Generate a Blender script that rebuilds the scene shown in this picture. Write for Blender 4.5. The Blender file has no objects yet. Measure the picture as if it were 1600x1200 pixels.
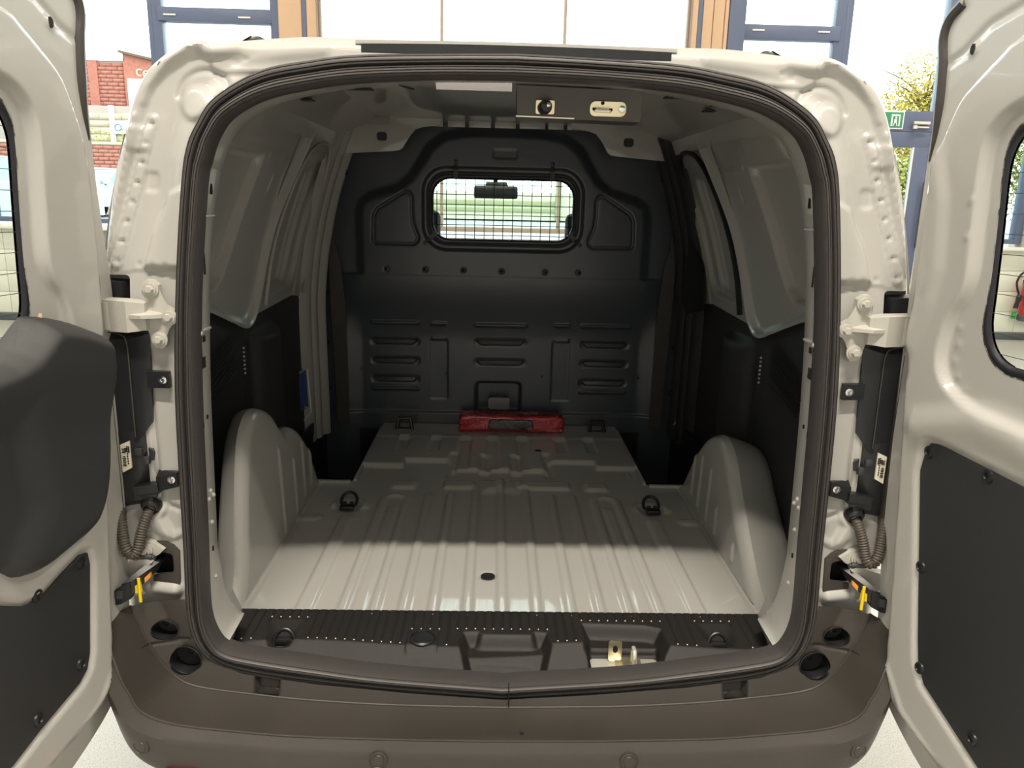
import bpy, bmesh, math, random
import numpy as np
from mathutils import Vector, Matrix
random.seed(7); RNG = np.random.RandomState(5)
SC = bpy.context.scene; COL = SC.collection

# ------------------------------------------------------------------ camera
cam_data = bpy.data.cameras.new('camera'); cam = bpy.data.objects.new('camera', cam_data); COL.objects.link(cam)
cam_data.sensor_fit = 'HORIZONTAL'; cam_data.sensor_width = 36.0
FPX = 1188.45
cam_data.lens = FPX / 1600 * 36.0
cam_data.clip_start = 0.02; cam_data.clip_end = 400
PIT, YAW, ROL = math.radians(13.4914), math.radians(1.4395), math.radians(-1.3637)
EYE = np.array([-0.03205, -1.45, 1.6])
_f = np.array([math.sin(YAW) * math.cos(PIT), math.cos(YAW) * math.cos(PIT), -math.sin(PIT)])
_r = np.array([math.cos(YAW), -math.sin(YAW), 0.0]); _d = np.cross(_f, _r)
CM = np.array([math.cos(ROL) * _r + math.sin(ROL) * _d, -math.sin(ROL) * _r + math.cos(ROL) * _d, _f])
cam.matrix_world = Matrix([[CM[0][i], -CM[1][i], -CM[2][i], EYE[i]] for i in range(3)] + [[0, 0, 0, 1]])
SC.camera = cam

def at(u, v, X=None, Y=None, Z=None):
    """photo pixel -> the point of a known plane it shows"""
    d = CM.T @ np.array([(u - 800) / FPX, (v - 600) / FPX, 1.0])
    t = (X - EYE[0]) / d[0] if X is not None else ((Y - EYE[1]) / d[1] if Y is not None else (Z - EYE[2]) / d[2])
    return EYE + d * t

# ------------------------------------------------------------------ sky and lamps
W = bpy.data.worlds.new('sky'); SC.world = W; W.use_nodes = True
_bg = W.node_tree.nodes['Background']; _bg.inputs[0].default_value = (0.86, 0.935, 1.0, 1); _bg.inputs[1].default_value = 6.5
def area_light(name, loc, size, power, col, rot=(0, 0, 0)):
    l = bpy.data.lights.new(name, 'AREA'); l.shape = 'RECTANGLE'; l.size, l.size_y = size
    l.energy = power; l.color = col
    o = bpy.data.objects.new(name, l); COL.objects.link(o); o.location = loc; o.rotation_euler = rot
    return o
WARM = (1.0, 0.90, 0.76)
LAMPS = [((0.0, -2.72, 7.36), (2.4, 0.20), 700.0, 'strip lamp hung high above the open rear of the van'), ((-4.6, 0.10, 7.36), (0.20, 1.6), 260.0, 'added fill lamp hung high to the left of the van'),  # left lamp added to brighten the facing door
         ((4.6, 0.10, 7.36), (0.20, 1.6), 260.0, 'added fill lamp hung high to the right of the van'), ((0.0, -7.0, 7.36), (5.0, 0.20), 60.0, 'added long fill lamp high at the back of the hall behind the camera'),  # right lamp added for the left door, back lamp added as fill
         ((-5.6, 5.6, 7.36), (4.0, 0.20), 260.0, 'strip lamp high near the facade left of the van'), ((5.8, 5.6, 7.36), (4.0, 0.20), 320.0, 'strip lamp high near the facade right of the van by the exit door')]
for _l, _s, _p, _t in LAMPS:
    area_light('lamp_light', (_l[0], _l[1], _l[2] - 0.03), _s, _p, WARM)
VS = SC.view_settings
VS.view_transform = 'Standard'; VS.look = 'None'; VS.exposure = 0.0; VS.gamma = 1.0; VS.use_curve_mapping = False
SC.cycles.max_bounces = 10; SC.cycles.diffuse_bounces = 5; SC.cycles.transparent_max_bounces = 16
SC.cycles.use_denoising = True; SC.cycles.sample_clamp_indirect = 8.0
SC.cycles.caustics_reflective = False; SC.cycles.caustics_refractive = False

# ------------------------------------------------------------------ materials
def mat(name, col, rough=0.5, metal=0.0, coat=0.0, coat_rough=0.08, spec=0.5, bump=None, noise=None, emit=None):
    m = bpy.data.materials.new(name); m.use_nodes = True; nt = m.node_tree; b = nt.nodes['Principled BSDF']
    b.inputs['Base Color'].default_value = (*col, 1); b.inputs['Roughness'].default_value = rough
    b.inputs['Metallic'].default_value = metal; b.inputs['Coat Weight'].default_value = coat
    b.inputs['Coat Roughness'].default_value = coat_rough; b.inputs['Specular IOR Level'].default_value = spec
    if emit: b.inputs['Emission Color'].default_value = (*emit[0], 1); b.inputs['Emission Strength'].default_value = emit[1]
    tc = None
    if bump or noise:
        tc = nt.nodes.new('ShaderNodeTexCoord')
    if bump:   # (scale, strength)
        n = nt.nodes.new('ShaderNodeTexNoise'); n.inputs['Scale'].default_value = bump[0]; n.inputs['Detail'].default_value = 3
        bp = nt.nodes.new('ShaderNodeBump'); bp.inputs['Strength'].default_value = bump[1]; bp.inputs['Distance'].default_value = bump[2] if len(bump) > 2 else 0.002
        nt.links.new(tc.outputs['Object'], n.inputs['Vector']); nt.links.new(n.outputs['Fac'], bp.inputs['Height'])
        nt.links.new(bp.outputs['Normal'], b.inputs['Normal'])
    if noise:  # (scale, colour 2, contrast lo, hi)
        n = nt.nodes.new('ShaderNodeTexNoise'); n.inputs['Scale'].default_value = noise[0]; n.inputs['Detail'].default_value = 5
        r = nt.nodes.new('ShaderNodeValToRGB'); r.color_ramp.elements[0].position = noise[2]; r.color_ramp.elements[1].position = noise[3]
        r.color_ramp.elements[0].color = (*col, 1); r.color_ramp.elements[1].color = (*noise[1], 1)
        nt.links.new(tc.outputs['Object'], n.inputs['Vector']); nt.links.new(n.outputs['Fac'], r.inputs['Fac'])
        nt.links.new(r.outputs['Color'], b.inputs['Base Color'])
    return m
def glass(name, tint=(0.9, 0.95, 0.93), refl=0.10):
    m = bpy.data.materials.new(name); m.use_nodes = True; nt = m.node_tree; nt.nodes.clear()
    o = nt.nodes.new('ShaderNodeOutputMaterial'); mx = nt.nodes.new('ShaderNodeMixShader')
    t = nt.nodes.new('ShaderNodeBsdfTransparent'); t.inputs[0].default_value = (*tint, 1)
    g = nt.nodes.new('ShaderNodeBsdfGlossy'); g.inputs['Roughness'].default_value = 0.02
    lw = nt.nodes.new('ShaderNodeLayerWeight'); lw.inputs['Blend'].default_value = refl
    nt.links.new(lw.outputs['Fresnel'], mx.inputs[0]); nt.links.new(t.outputs[0], mx.inputs[1]); nt.links.new(g.outputs[0], mx.inputs[2])
    nt.links.new(mx.outputs[0], o.inputs[0])
    return m
M = dict(
    paint=mat('grey_paint', (0.43, 0.425, 0.405), 0.40, coat=0.8, coat_rough=0.045, bump=(38, 0.012)),
    castpaint=mat('painted_casting', (0.47, 0.46, 0.42), 0.55, bump=(420, 0.25)),
    rubber=mat('seal_rubber', (0.050, 0.046, 0.046), 0.5),
    rubber2=mat('glass_gasket_rubber', (0.012, 0.013, 0.018), 0.4),
    bumper=mat('bumper_plastic', (0.043, 0.038, 0.034), 0.42, bump=(900, 0.12), noise=(5, (0.052, 0.046, 0.041), 0.45, 0.75)),
    sill=mat('sill_plastic', (0.016, 0.015, 0.0145), 0.46, bump=(1100, 0.4)),
    black=mat('black_plastic', (0.012, 0.013, 0.016), 0.38, bump=(700, 0.1)),
    blacksoft=mat('black_trim_board', (0.024, 0.025, 0.027), 0.50, bump=(1300, 0.35)),
    bulk=mat('bulkhead_plastic', (0.052, 0.060, 0.076), 0.29, bump=(240, 0.04)),
    dark=mat('cavity_black', (0.004, 0.004, 0.004), 0.8),
    zinc=mat('zinc_plated_steel', (0.78, 0.70, 0.50), 0.3, metal=0.9),
    zincpale=mat('pale_plated_steel', (0.80, 0.76, 0.66), 0.35, metal=0.6),
    chrome=mat('bright_steel', (0.75, 0.76, 0.78), 0.2, metal=1.0),
    yellow=mat('yellow_plastic', (0.86, 0.62, 0.01), 0.4),
    orange=mat('orange_plastic', (0.80, 0.33, 0.05), 0.4),
    label=mat('paper_label', (0.86, 0.80, 0.66), 0.6),
    ink=mat('label_ink', (0.03, 0.03, 0.03), 0.6),
    bluetag=mat('blue_tag', (0.03, 0.07, 0.22), 0.4),
    hose=mat('corrugated_rubber', (0.085, 0.072, 0.058), 0.5),
    redfilm=mat('red_wrapped_fabric', (0.50, 0.018, 0.03), 0.4, coat=1.0, coat_rough=0.05, bump=(85, 1.0, 0.010)),
    blackfilm=mat('black_wrapped_band', (0.012, 0.012, 0.012), 0.4, coat=1.0, coat_rough=0.05, bump=(85, 1.0, 0.008)),
    greyplate=mat('grey_plastic_plate', (0.16, 0.165, 0.17), 0.45),
    redlens=mat('red_reflector', (0.45, 0.01, 0.02), 0.2, coat=1.0),
    glass=glass('clear_glass'), rearglass=glass('rear_glass', (0.86, 0.93, 0.90)), screen=glass('windscreen_glass', (0.97, 0.98, 0.96), 0.06),
    tyre=mat('tyre_rubber', (0.015, 0.015, 0.015), 0.7), rim=mat('wheel_rim', (0.4, 0.4, 0.42), 0.35, metal=0.8),
    alu=mat('blue_grey_window_frame', (0.115, 0.145, 0.235), 0.4), wood=mat('beige_column_cladding', (0.62, 0.42, 0.27), 0.55),
    slim=mat('slim_beige_mullion', (0.45, 0.36, 0.30), 0.5), white=mat('hall_plaster', (0.74, 0.74, 0.74), 0.7),
    tile=mat('white_wall_tile', (0.80, 0.79, 0.70), 0.25), grout=mat('tile_grout', (0.38, 0.37, 0.34), 0.8),
    sillw=mat('white_window_board', (0.85, 0.83, 0.76), 0.35), base=mat('dark_grey_skirting', (0.09, 0.10, 0.11), 0.5),
    ceil=mat('ceiling_plaster', (0.62, 0.62, 0.62), 0.8),
    brick=mat('red_brick', (0.290, 0.086, 0.056), 0.85, noise=(9, (0.34, 0.13, 0.085), 0.35, 0.7)), mortar=mat('mortar', (0.330, 0.251, 0.211), 0.9),
    yellowstone=mat('cream_block', (0.409, 0.330, 0.218), 0.85), whitepaint=mat('white_painted', (0.85, 0.85, 0.85), 0.6),
    signletter=mat('cream_sign_letters', (0.495, 0.409, 0.238), 0.5), bannerink=mat('blue_banner_ink', (0.119, 0.185, 0.330), 0.6),
    asphalt=mat('asphalt', (0.211, 0.211, 0.205), 0.9, noise=(3, (0.25, 0.25, 0.24), 0.3, 0.7)),
    carw=mat('silver_car_paint', (0.409, 0.436, 0.436), 0.3, coat=0.8), carg=mat('pale_green_glass', (0.25, 0.36, 0.34), 0.1, coat=1.0),
    cart=mat('car_trim', (0.04, 0.043, 0.047), 0.5), lampg=mat('headlamp_glass', (0.6, 0.65, 0.66), 0.1, coat=1.0),
    bark=mat('tree_bark', (0.106, 0.073, 0.046), 0.9), leaf=mat('yellow_green_leaves', (0.363, 0.277, 0.033), 0.6),
    leafb=mat('green_leaves', (0.277, 0.290, 0.053), 0.6),
    extred=mat('extinguisher_red', (0.62, 0.02, 0.03), 0.3, coat=0.7), green=mat('green_plastic', (0.02, 0.35, 0.06), 0.5),
    exitgreen=mat('exit_sign_green', (0.05, 0.28, 0.16), 0.5), house=mat('pale_render', (0.515, 0.495, 0.363), 0.8),
    housed=mat('olive_band', (0.277, 0.277, 0.145), 0.8), seat=mat('seat_fabric', (0.04, 0.045, 0.06), 0.8),
    headliner=mat('cab_grey_trim', (0.30, 0.32, 0.36), 0.8), dashm=mat('dash_plastic', (0.05, 0.07, 0.06), 0.5),
)
def floor_mat():
    m = bpy.data.materials.new('speckled_floor'); m.use_nodes = True; nt = m.node_tree; b = nt.nodes['Principled BSDF']
    tc = nt.nodes.new('ShaderNodeTexCoord'); n = nt.nodes.new('ShaderNodeTexNoise'); n.inputs['Scale'].default_value = 260; n.inputs['Detail'].default_value = 2
    r = nt.nodes.new('ShaderNodeValToRGB'); r.color_ramp.elements[0].position = 0.36; r.color_ramp.elements[1].position = 0.47
    r.color_ramp.elements[0].color = (0.28, 0.26, 0.22, 1); r.color_ramp.elements[1].color = (0.46, 0.45, 0.42, 1)
    nt.links.new(tc.outputs['Object'], n.inputs['Vector']); nt.links.new(n.outputs['Fac'], r.inputs['Fac']); nt.links.new(r.outputs['Color'], b.inputs['Base Color'])
    b.inputs['Roughness'].default_value = 0.35
    return m
M['terrazzo'] = floor_mat()

# ------------------------------------------------------------------ helpers
BASE = {}
def root_of(o):
    while o.parent: o = o.parent
    return o
def obj(name, verts, faces, m, parent=None, sharp=35, base=None, **props):
    verts = np.asarray(verts, float).reshape(-1, 3)
    off = np.array(base, float) if base is not None else (np.array(BASE.get(root_of(parent).name, (0, 0, 0)), float) if parent else np.zeros(3))
    me = bpy.data.meshes.new(name); me.from_pydata([tuple(v) for v in (verts - off)], [], [tuple(int(i) for i in f) for f in faces]); me.validate()
    me.materials.append(M[m] if isinstance(m, str) else m)
    me.polygons.foreach_set('use_smooth', [True] * len(me.polygons))
    if sharp is not None:
        me.set_sharp_from_angle(angle=math.radians(sharp))
    o = bpy.data.objects.new(name, me); COL.objects.link(o)
    if parent: o.parent = parent
    elif base is not None: o.location = base
    for k, v in props.items(): o[k] = v
    return o
def thing(name, loc, label, cat, group=None):
    o = bpy.data.objects.new(name, None); COL.objects.link(o); o.location = loc; o.empty_display_size = 0.1
    o['label'] = label; o['category'] = cat
    if group: o['group'] = group
    BASE[o.name] = loc
    return o
class MB:
    def __init__(s): s.v = []; s.f = []
    def add(s, v, f):
        n = len(s.v); s.v += [tuple(float(c) for c in p) for p in v]; s.f += [tuple(n + int(i) for i in q) for q in f]; return s
    def box(s, lo, hi, bev=0.0, T=None):
        bm = bmesh.new(); bmesh.ops.create_cube(bm, size=1.0)
        lo, hi = Vector(lo), Vector(hi); c = (lo + hi) / 2; d = hi - lo
        for v in bm.verts: v.co = Vector((v.co.x * d.x, v.co.y * d.y, v.co.z * d.z)) + c
        if bev > 0: bmesh.ops.bevel(bm, geom=bm.edges[:], offset=min(bev, 0.45 * min(abs(x) for x in d)), segments=2, affect='EDGES', profile=0.5)
        return s.bm(bm, T)
    def bm(s, bm, T=None):
        bm.verts.index_update(); vs = [v.co.copy() for v in bm.verts]
        if T: vs = [T(p) for p in vs]
        s.add(vs, [[v.index for v in f.verts] for f in bm.faces]); bm.free(); return s
    def hull(s, pts):
        bm = bmesh.new()
        for p in pts: bm.verts.new(p)
        r = bmesh.ops.convex_hull(bm, input=bm.verts[:])
        bmesh.ops.delete(bm, geom=[g for g in bm.verts if not g.link_faces], context='VERTS')
        return s.bm(bm)
    def cyl(s, p0, p1, r0, r1=None, n=16, cap=True):
        r1 = r0 if r1 is None else r1
        p0, p1 = np.array(p0, float), np.array(p1, float); a = p1 - p0; a /= np.linalg.norm(a)
        u = np.cross(a, [0, 0, 1.0]); u = np.cross(a, [1.0, 0, 0]) if np.linalg.norm(u) < 1e-3 else u; u /= np.linalg.norm(u); w = np.cross(a, u)
        v = []
        for p, r in ((p0, r0), (p1, r1)):
            for k in range(n): t = 2 * math.pi * k / n; v.append(p + r * (math.cos(t) * u + math.sin(t) * w))
        f = [(k, (k + 1) % n, n + (k + 1) % n, n + k) for k in range(n)]
        if cap: f += [tuple(range(n))[::-1], tuple(range(n, 2 * n))]
        return s.add(v, f)
    def lathe(s, c, axis, prof, n=24):
        """prof: list of (radius, height along axis)"""
        c = np.array(c, float); a = np.array(axis, float); a /= np.linalg.norm(a)
        u = np.cross(a, [0, 0, 1.0]); u = np.cross(a, [1.0, 0, 0]) if np.linalg.norm(u) < 1e-3 else u; u /= np.linalg.norm(u); w = np.cross(a, u)
        v = []; m = len(prof)
        for r, h in prof:
            for k in range(n): t = 2 * math.pi * k / n; v.append(c + a * h + r * (math.cos(t) * u + math.sin(t) * w))
        f = [(i * n + k, i * n + (k + 1) % n, (i + 1) * n + (k + 1) % n, (i + 1) * n + k) for i in range(m - 1) for k in range(n)]
        f += [tuple(range(n))[::-1], tuple(range((m - 1) * n, m * n))]
        return s.add(v, f)
    def tube(s, pts, r, n=10, closed=False, cap=True):
        P = np.array(pts, float); m = len(P); rr = np.full(m, r) if np.isscalar(r) else np.array(r)
        T = np.zeros_like(P)
        for i in range(m):
            a = P[(i - 1) % m] if (closed or i > 0) else P[i]; b = P[(i + 1) % m] if (closed or i < m - 1) else P[i]
            T[i] = (b - a) / (np.linalg.norm(b - a) + 1e-12)
        u = np.cross(T[0], [0, 0, 1.0]); u = np.cross(T[0], [1.0, 0, 0]) if np.linalg.norm(u) < 1e-2 else u; u /= np.linalg.norm(u)
        v = []
        for i in range(m):
            u = u - T[i] * (u @ T[i]); u /= np.linalg.norm(u) + 1e-12; w = np.cross(T[i], u)
            for k in range(n): t = 2 * math.pi * k / n; v.append(P[i] + rr[i] * (math.cos(t) * u + math.sin(t) * w))
        f = [(i * n + k, i * n + (k + 1) % n, ((i + 1) % m) * n + (k + 1) % n, ((i + 1) % m) * n + k) for i in range(m if closed else m - 1) for k in range(n)]
        if cap and not closed: f += [tuple(range(n))[::-1], tuple(range((m - 1) * n, m * n))]
        return s.add(v, f)
    def ball(s, c, r, n=10, sq=(1, 1, 1)):
        c = np.array(c, float); v = []; f = []; m = n // 2
        for i in range(m + 1):
            for k in range(n):
                a = math.pi * i / m; b = 2 * math.pi * k / n
                v.append(c + r * np.array([sq[0] * math.sin(a) * math.cos(b), sq[1] * math.sin(a) * math.sin(b), sq[2] * math.cos(a)]))
        for i in range(m):
            for k in range(n): f.append((i * n + k, i * n + (k + 1) % n, (i + 1) * n + (k + 1) % n, (i + 1) * n + k))
        return s.add(v, f)
    def prism(s, poly, T, h0, h1, bev=0.0):
        """poly in (a,b), T(a,b,h) -> xyz"""
        bm = bmesh.new(); lo = [bm.verts.new((p[0], p[1], h0)) for p in poly]; hi = [bm.verts.new((p[0], p[1], h1)) for p in poly]; n = len(poly)
        top = bm.faces.new(hi); bm.faces.new(lo[::-1])
        for k in range(n): bm.faces.new((lo[k], lo[(k + 1) % n], hi[(k + 1) % n], hi[k]))
        if bev > 0: bmesh.ops.bevel(bm, geom=list(top.edges), offset=bev, segments=2, affect='EDGES', profile=0.6)
        return s.bm(bm, lambda p: T(p.x, p.y, p.z))
    def grid(s, G, closed_u=False):
        G = np.asarray(G, float); m, n = G.shape[:2]
        f = []
        for i in range(m - 1):
            for k in range(n if closed_u else n - 1): f.append((i * n + k, i * n + (k + 1) % n, (i + 1) * n + (k + 1) % n, (i + 1) * n + k))
        return s.add(G.reshape(-1, 3), f)
    def mirror(s):
        s.v = [(-a, b, c) for a, b, c in s.v]; s.f = [q[::-1] for q in s.f]; return s
    def build(s, name, m, parent=None, **k): return obj(name, s.v, s.f, m, parent, **k)
XYZ = {'xz': lambda Y: (lambda a, b, h: (a, Y - h, b)), 'yz': lambda X, sg: (lambda a, b, h: (X - sg * h, a, b)), 'xy': lambda Z: (lambda a, b, h: (a, b, Z + h))}

def spline(pts, n, closed=False):
    """Catmull-Rom through pts, n samples per span"""
    P = np.array(pts, float); m = len(P); out = []
    for i in range(m if closed else m - 1):
        g = lambda k: P[k % m] if closed else (P[k] if 0 <= k < m else (2 * P[0] - P[1] if k < 0 else 2 * P[-1] - P[-2]))
        p0, p1, p2, p3 = g(i - 1), g(i), g(i + 1), g(i + 2)
        for k in range(n):
            t = k / n
            out.append(0.5 * (2 * p1 + (p2 - p0) * t + (2 * p0 - 5 * p1 + 4 * p2 - p3) * t * t + (3 * p1 - p0 - 3 * p2 + p3) * t ** 3))
    if not closed: out.append(P[-1])
    return np.array(out)
def rrect(ca, cb, ha, hb, r, n=6):
    out = []
    for sx, sy, a0 in ((1, 1, 0), (-1, 1, 90), (-1, -1, 180), (1, -1, 270)):
        for k in range(n + 1):
            t = math.radians(a0 + 90 * k / n); out.append((ca + sx * (ha - r) + r * math.cos(t), cb + sy * (hb - r) + r * math.sin(t)))
    return out
def circle(ca, cb, r, n=24): return [(ca + r * math.cos(2 * math.pi * k / n), cb + r * math.sin(2 * math.pi * k / n)) for k in range(n)]
def sd_box(a, b, ca, cb, ha, hb, r=0.0):
    qa = np.abs(a - ca) - ha + r; qb = np.abs(b - cb) - hb + r
    return np.hypot(np.maximum(qa, 0), np.maximum(qb, 0)) + np.minimum(np.maximum(qa, qb), 0) - r
def sd_circ(a, b, ca, cb, r): return np.hypot(a - ca, b - cb) - r
def sd_seg(a, b, p, q, r=0.0):
    p, q = np.array(p, float), np.array(q, float); d = q - p; L = d @ d + 1e-12
    t = np.clip(((a - p[0]) * d[0] + (b - p[1]) * d[1]) / L, 0, 1)
    return np.hypot(a - p[0] - t * d[0], b - p[1] - t * d[1]) - r
def sd_line(a, b, pts, closed=False):
    r = None; n = len(pts)
    for i in range(n if closed else n - 1):
        s = sd_seg(a, b, pts[i], pts[(i + 1) % n]); r = s if r is None else np.minimum(r, s)
    return r
def inside(a, b, poly):
    c = np.zeros(np.shape(a), bool); n = len(poly)
    for i in range(n):
        (x0, y0), (x1, y1) = poly[i], poly[(i + 1) % n]
        if y0 == y1: continue
        c ^= ((y0 > b) != (y1 > b)) & (a < (x1 - x0) * (b - y0) / (y1 - y0) + x0)
    return c
def sd_poly(a, b, poly):
    d = sd_line(a, b, poly, True); return np.where(inside(a, b, poly), -d, d)
def S(sd, w):
    t = np.clip(0.5 - sd / w, 0, 1); return t * t * (3 - 2 * t)
def ridge(sd, w): return np.where(np.abs(sd) < w, 0.5 + 0.5 * np.cos(np.pi * np.clip(sd / w, -1, 1)), 0)
def near_on(a, b, poly):
    best = np.full(a.shape, 1e9); pa = a.copy(); pb = b.copy(); n = len(poly)
    for i in range(n):
        p = np.array(poly[i], float); q = np.array(poly[(i + 1) % n], float); d = q - p; L = d @ d + 1e-15
        t = np.clip(((a - p[0]) * d[0] + (b - p[1]) * d[1]) / L, 0, 1); xa = p[0] + t * d[0]; xb = p[1] + t * d[1]
        e = np.hypot(a - xa, b - xb); k = e < best; best = np.where(k, e, best); pa = np.where(k, xa, pa); pb = np.where(k, xb, pb)
    return best, pa, pb
def sheet(name, outline, T, hf, res, m, parent=None, holes=(), resb=None, sharp=None, thick=None, **props):
    """a pressed sheet: outline in (a,b), relief hf(a,b), T(a,b,h) arrays -> x,y,z arrays"""
    resb = resb or res; O = np.array(outline, float); lo = O.min(0) - [res, resb]; hi = O.max(0) + [res, resb]
    A, B = np.meshgrid(np.arange(lo[0], hi[0] + res, res), np.arange(lo[1], hi[1] + resb, resb), indexing='ij')
    ins = inside(A, B, outline)
    for h in holes: ins &= ~inside(A, B, h)
    cell = ins[:-1, :-1] | ins[1:, :-1] | ins[1:, 1:] | ins[:-1, 1:]
    used = np.zeros(A.shape, bool)
    for da, db in ((0, 0), (1, 0), (1, 1), (0, 1)):
        used[da:da + cell.shape[0], db:db + cell.shape[1]] |= cell
    mv = used & ~ins
    a, b = A[mv], B[mv]; bd = np.full(a.shape, 1e9); na, nb = a.copy(), b.copy()
    for poly in [outline] + list(holes):
        d, xa, xb = near_on(a, b, poly); k = d < bd; bd = np.where(k, d, bd); na = np.where(k, xa, na); nb = np.where(k, xb, nb)
    A[mv], B[mv] = na, nb
    idx = np.full(A.shape, -1); idx[used] = np.arange(used.sum())
    a, b = A[used], B[used]; h = hf(a, b) if hf else np.zeros_like(a)
    x, y, z = T(a, b, h)
    I, J = np.nonzero(cell); F = np.stack([idx[I, J], idx[I + 1, J], idx[I + 1, J + 1], idx[I, J + 1]], 1)
    o = obj(name, np.stack([np.broadcast_to(x, a.shape), np.broadcast_to(y, a.shape), np.broadcast_to(z, a.shape)], 1), F, m, parent, sharp, **props)
    if thick:
        md = o.modifiers.new('thickness', 'SOLIDIFY'); md.thickness = thick; md.offset = 0
    return o
def copy_tree(o, parent=None):
    c = o.copy(); COL.objects.link(c)
    if parent: c.parent = parent
    for ch in list(o.children): copy_tree(ch, c)
    return c
# ================================================================== THE VAN
VAN = thing('van', (0, 1.9, 0), 'light grey panel van with both rear doors open on its empty load bay', 'van')
def yr(z): z = np.asarray(z, float); return np.where(z < 1.1, 0.0, 0.07 * (np.maximum(z - 1.1, 0) / 0.75) ** 2)

# ---- rear frame: the pressed ring round the rear opening
OB = [(0.0, 1.890), (0.30, 1.892), (0.395, 1.892), (0.47, 1.886), (0.52, 1.881), (0.57, 1.875), (0.585, 1.880), (0.605, 1.882), (0.63, 1.873), (0.663, 1.853), (0.695, 1.823), (0.72, 1.775), (0.74, 1.70),
      (0.757, 1.637), (0.775, 1.526), (0.787, 1.43), (0.795, 1.30), (0.803, 1.15), (0.806, 0.95), (0.80, 0.80), (0.80, 0.52)]
S_OUT = [(0, .544), (.26, .567), (.45, .588), (.553, .606), (.61, .63), (.647, .668), (.662, .717), (.665, .775), (.661, .87), (.657, 1.05), (.651, 1.25), (.638, 1.44), (.622, 1.618),
         (.611, 1.685), (.593, 1.726), (.558, 1.776), (.475, 1.825), (.38, 1.846), (.291, 1.858), (.11, 1.865), (0, 1.868)]
S_IN = [(0, .590), (.256, .610), (.392, .629), (.527, .651), (.585, .666), (.607, .69), (.620, .735), (.621, .80), (.617, .92), (.613, 1.06), (.608, 1.235), (.600, 1.41), (.581, 1.615),
        (.571, 1.661), (.555, 1.705), (.528, 1.741), (.47, 1.774), (.39, 1.795), (.292, 1.81), (.157, 1.819), (0, 1.822)]
def full_loop(half, n=8):
    h = spline(half, n); l = h[::-1].copy(); l[:, 0] *= -1
    return np.concatenate([h[:-1], l[:-1]])
SO, SI = full_loop(S_OUT), full_loop(S_IN); SM = (SO + SI) / 2
OBL = [tuple(p) for p in spline(OB[:20], 3)] + [OB[20]]
outer = OBL + [(-x, z) for x, z in OBL[::-1]]
def frame_relief(a, b):
    x = np.abs(a); z = b; h = np.zeros_like(a)
    d_out = -sd_poly(a, b, outer)                     # distance in from the outline
    h -= 0.022 * np.clip(1 - d_out / 0.024, 0, 1) ** 2    # rolled outer edge
    d_in = np.abs(sd_line(a, b, [tuple(p) for p in SM[::4]], True))
    # hollow channel between the seal flange and the rolled edge on the pillars, deepest at the corners
    top = S(1.50 - z, 0.30)
    h -= 0.022 * top * S(0.045 - d_in, 0.05) * S(0.020 - d_out, 0.03) * S(0.50 - x, 0.16)
    h += 0.010 * S(sd_circ(x, z, 0.600, 1.765, 0.030), 0.018) * 1.0
    h -= 0.006 * ridge(np.abs(sd_circ(x, z, 0.585, 1.775, 0.052)) + 0.02 * S(z - 1.77, 0.02), 0.010)
    # spot-welded joint strip
    st = sd_seg(x, z, (0.686, 1.735), (0.756, 1.468), 0.0095)
    h += 0.006 * S(st, 0.004)
    for k in range(8):
        t = k / 7; h -= 0.005 * S(sd_circ(x, z, 0.687 + 0.068 * t, 1.728 - 0.255 * t, 0.0045), 0.004)
    h += 0.005 * S(sd_seg(x, z, (0.716, 1.742), (0.776, 1.475), 0.004), 0.005)
    # inner step line running down the pillar
    h += 0.014 * S(sd_poly(x, z, [(0.60, 1.62), (0.655, 1.60), (0.665, 1.57), (0.684, 1.53), (0.702, 1.462), (0.60, 1.462)]), 0.012)
    h += 0.006 * S(sd_box(x, z, 0.71, 1.70, 0.018, 0.022, 0.01), 0.012) - 0.004 * S(sd_box(x, z, 0.69, 1.62, 0.012, 0.018, 0.008), 0.01)
    # overlap seam above the hinge plate
    h += 0.006 * S(1.452 - z + 0.003 * np.sin(90 * x), 0.003) * S(1.55 - z, 2.2)
    for cx, cz in ((0.715, 1.466), (0.685, 1.466), (0.660, 1.467), (0.70, 1.425)): h -= 0.002 * S(sd_circ(x, z, cx, cz, 0.005), 0.004)
    # corner reinforcement over the top with its rounded lower corner
    h += 0.007 * S(sd_box(x, z, 0.0, 1.95, 0.575, 0.128, 0.018), 0.0045)
    h -= 0.003 * ridge(sd_seg(x, z, (0.52, 1.842), (0.53, 1.842)), 0.006) + 0.003 * ridge(sd_seg(x, z, (0.50, 1.846), (0.508, 1.846)), 0.006)
    h += 0.006 * S(sd_seg(x, z, (0.36, 1.868), (0.50, 1.853), 0.012), 0.02)
    # ragged sealer at the roof joint
    h += 0.0055 * S(sd_line(x, z, [(0.575, 1.874), (0.60, 1.872), (0.62, 1.867), (0.628, 1.858), (0.652, 1.842), (0.668, 1.822), (0.69, 1.795), (0.70, 1.765)]) - 0.003, 0.010)
    # bulges low on the pillar
    h += 0.010 * S(sd_circ(x, z, 0.690, 0.945, 0.034), 0.02) - 0.012 * S(sd_poly(x, z, [(0.665, 0.93), (0.665, 0.975), (0.69, 0.985), (0.703, 0.955), (0.685, 0.915)]), 0.014)
    h += 0.014 * S(sd_seg(x, z, (0.69, 0.795), (0.73, 0.80), 0.012), 0.02)
    h -= 0.010 * S(sd_seg(x, z, (0.705, 1.30), (0.705, 1.0), 0.004), 0.01) * 0.6
    return h
fh = [rrect(sx * 0.765, 1.392, 0.031, 0.054, 0.008) for sx in (1, -1)]        # gaps beside the lamp above the hinge
fs = [rrect(sx * 0.708, 0.856, 0.026, 0.026, 0.008) for sx in (1, -1)]        # check strap openings
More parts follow.
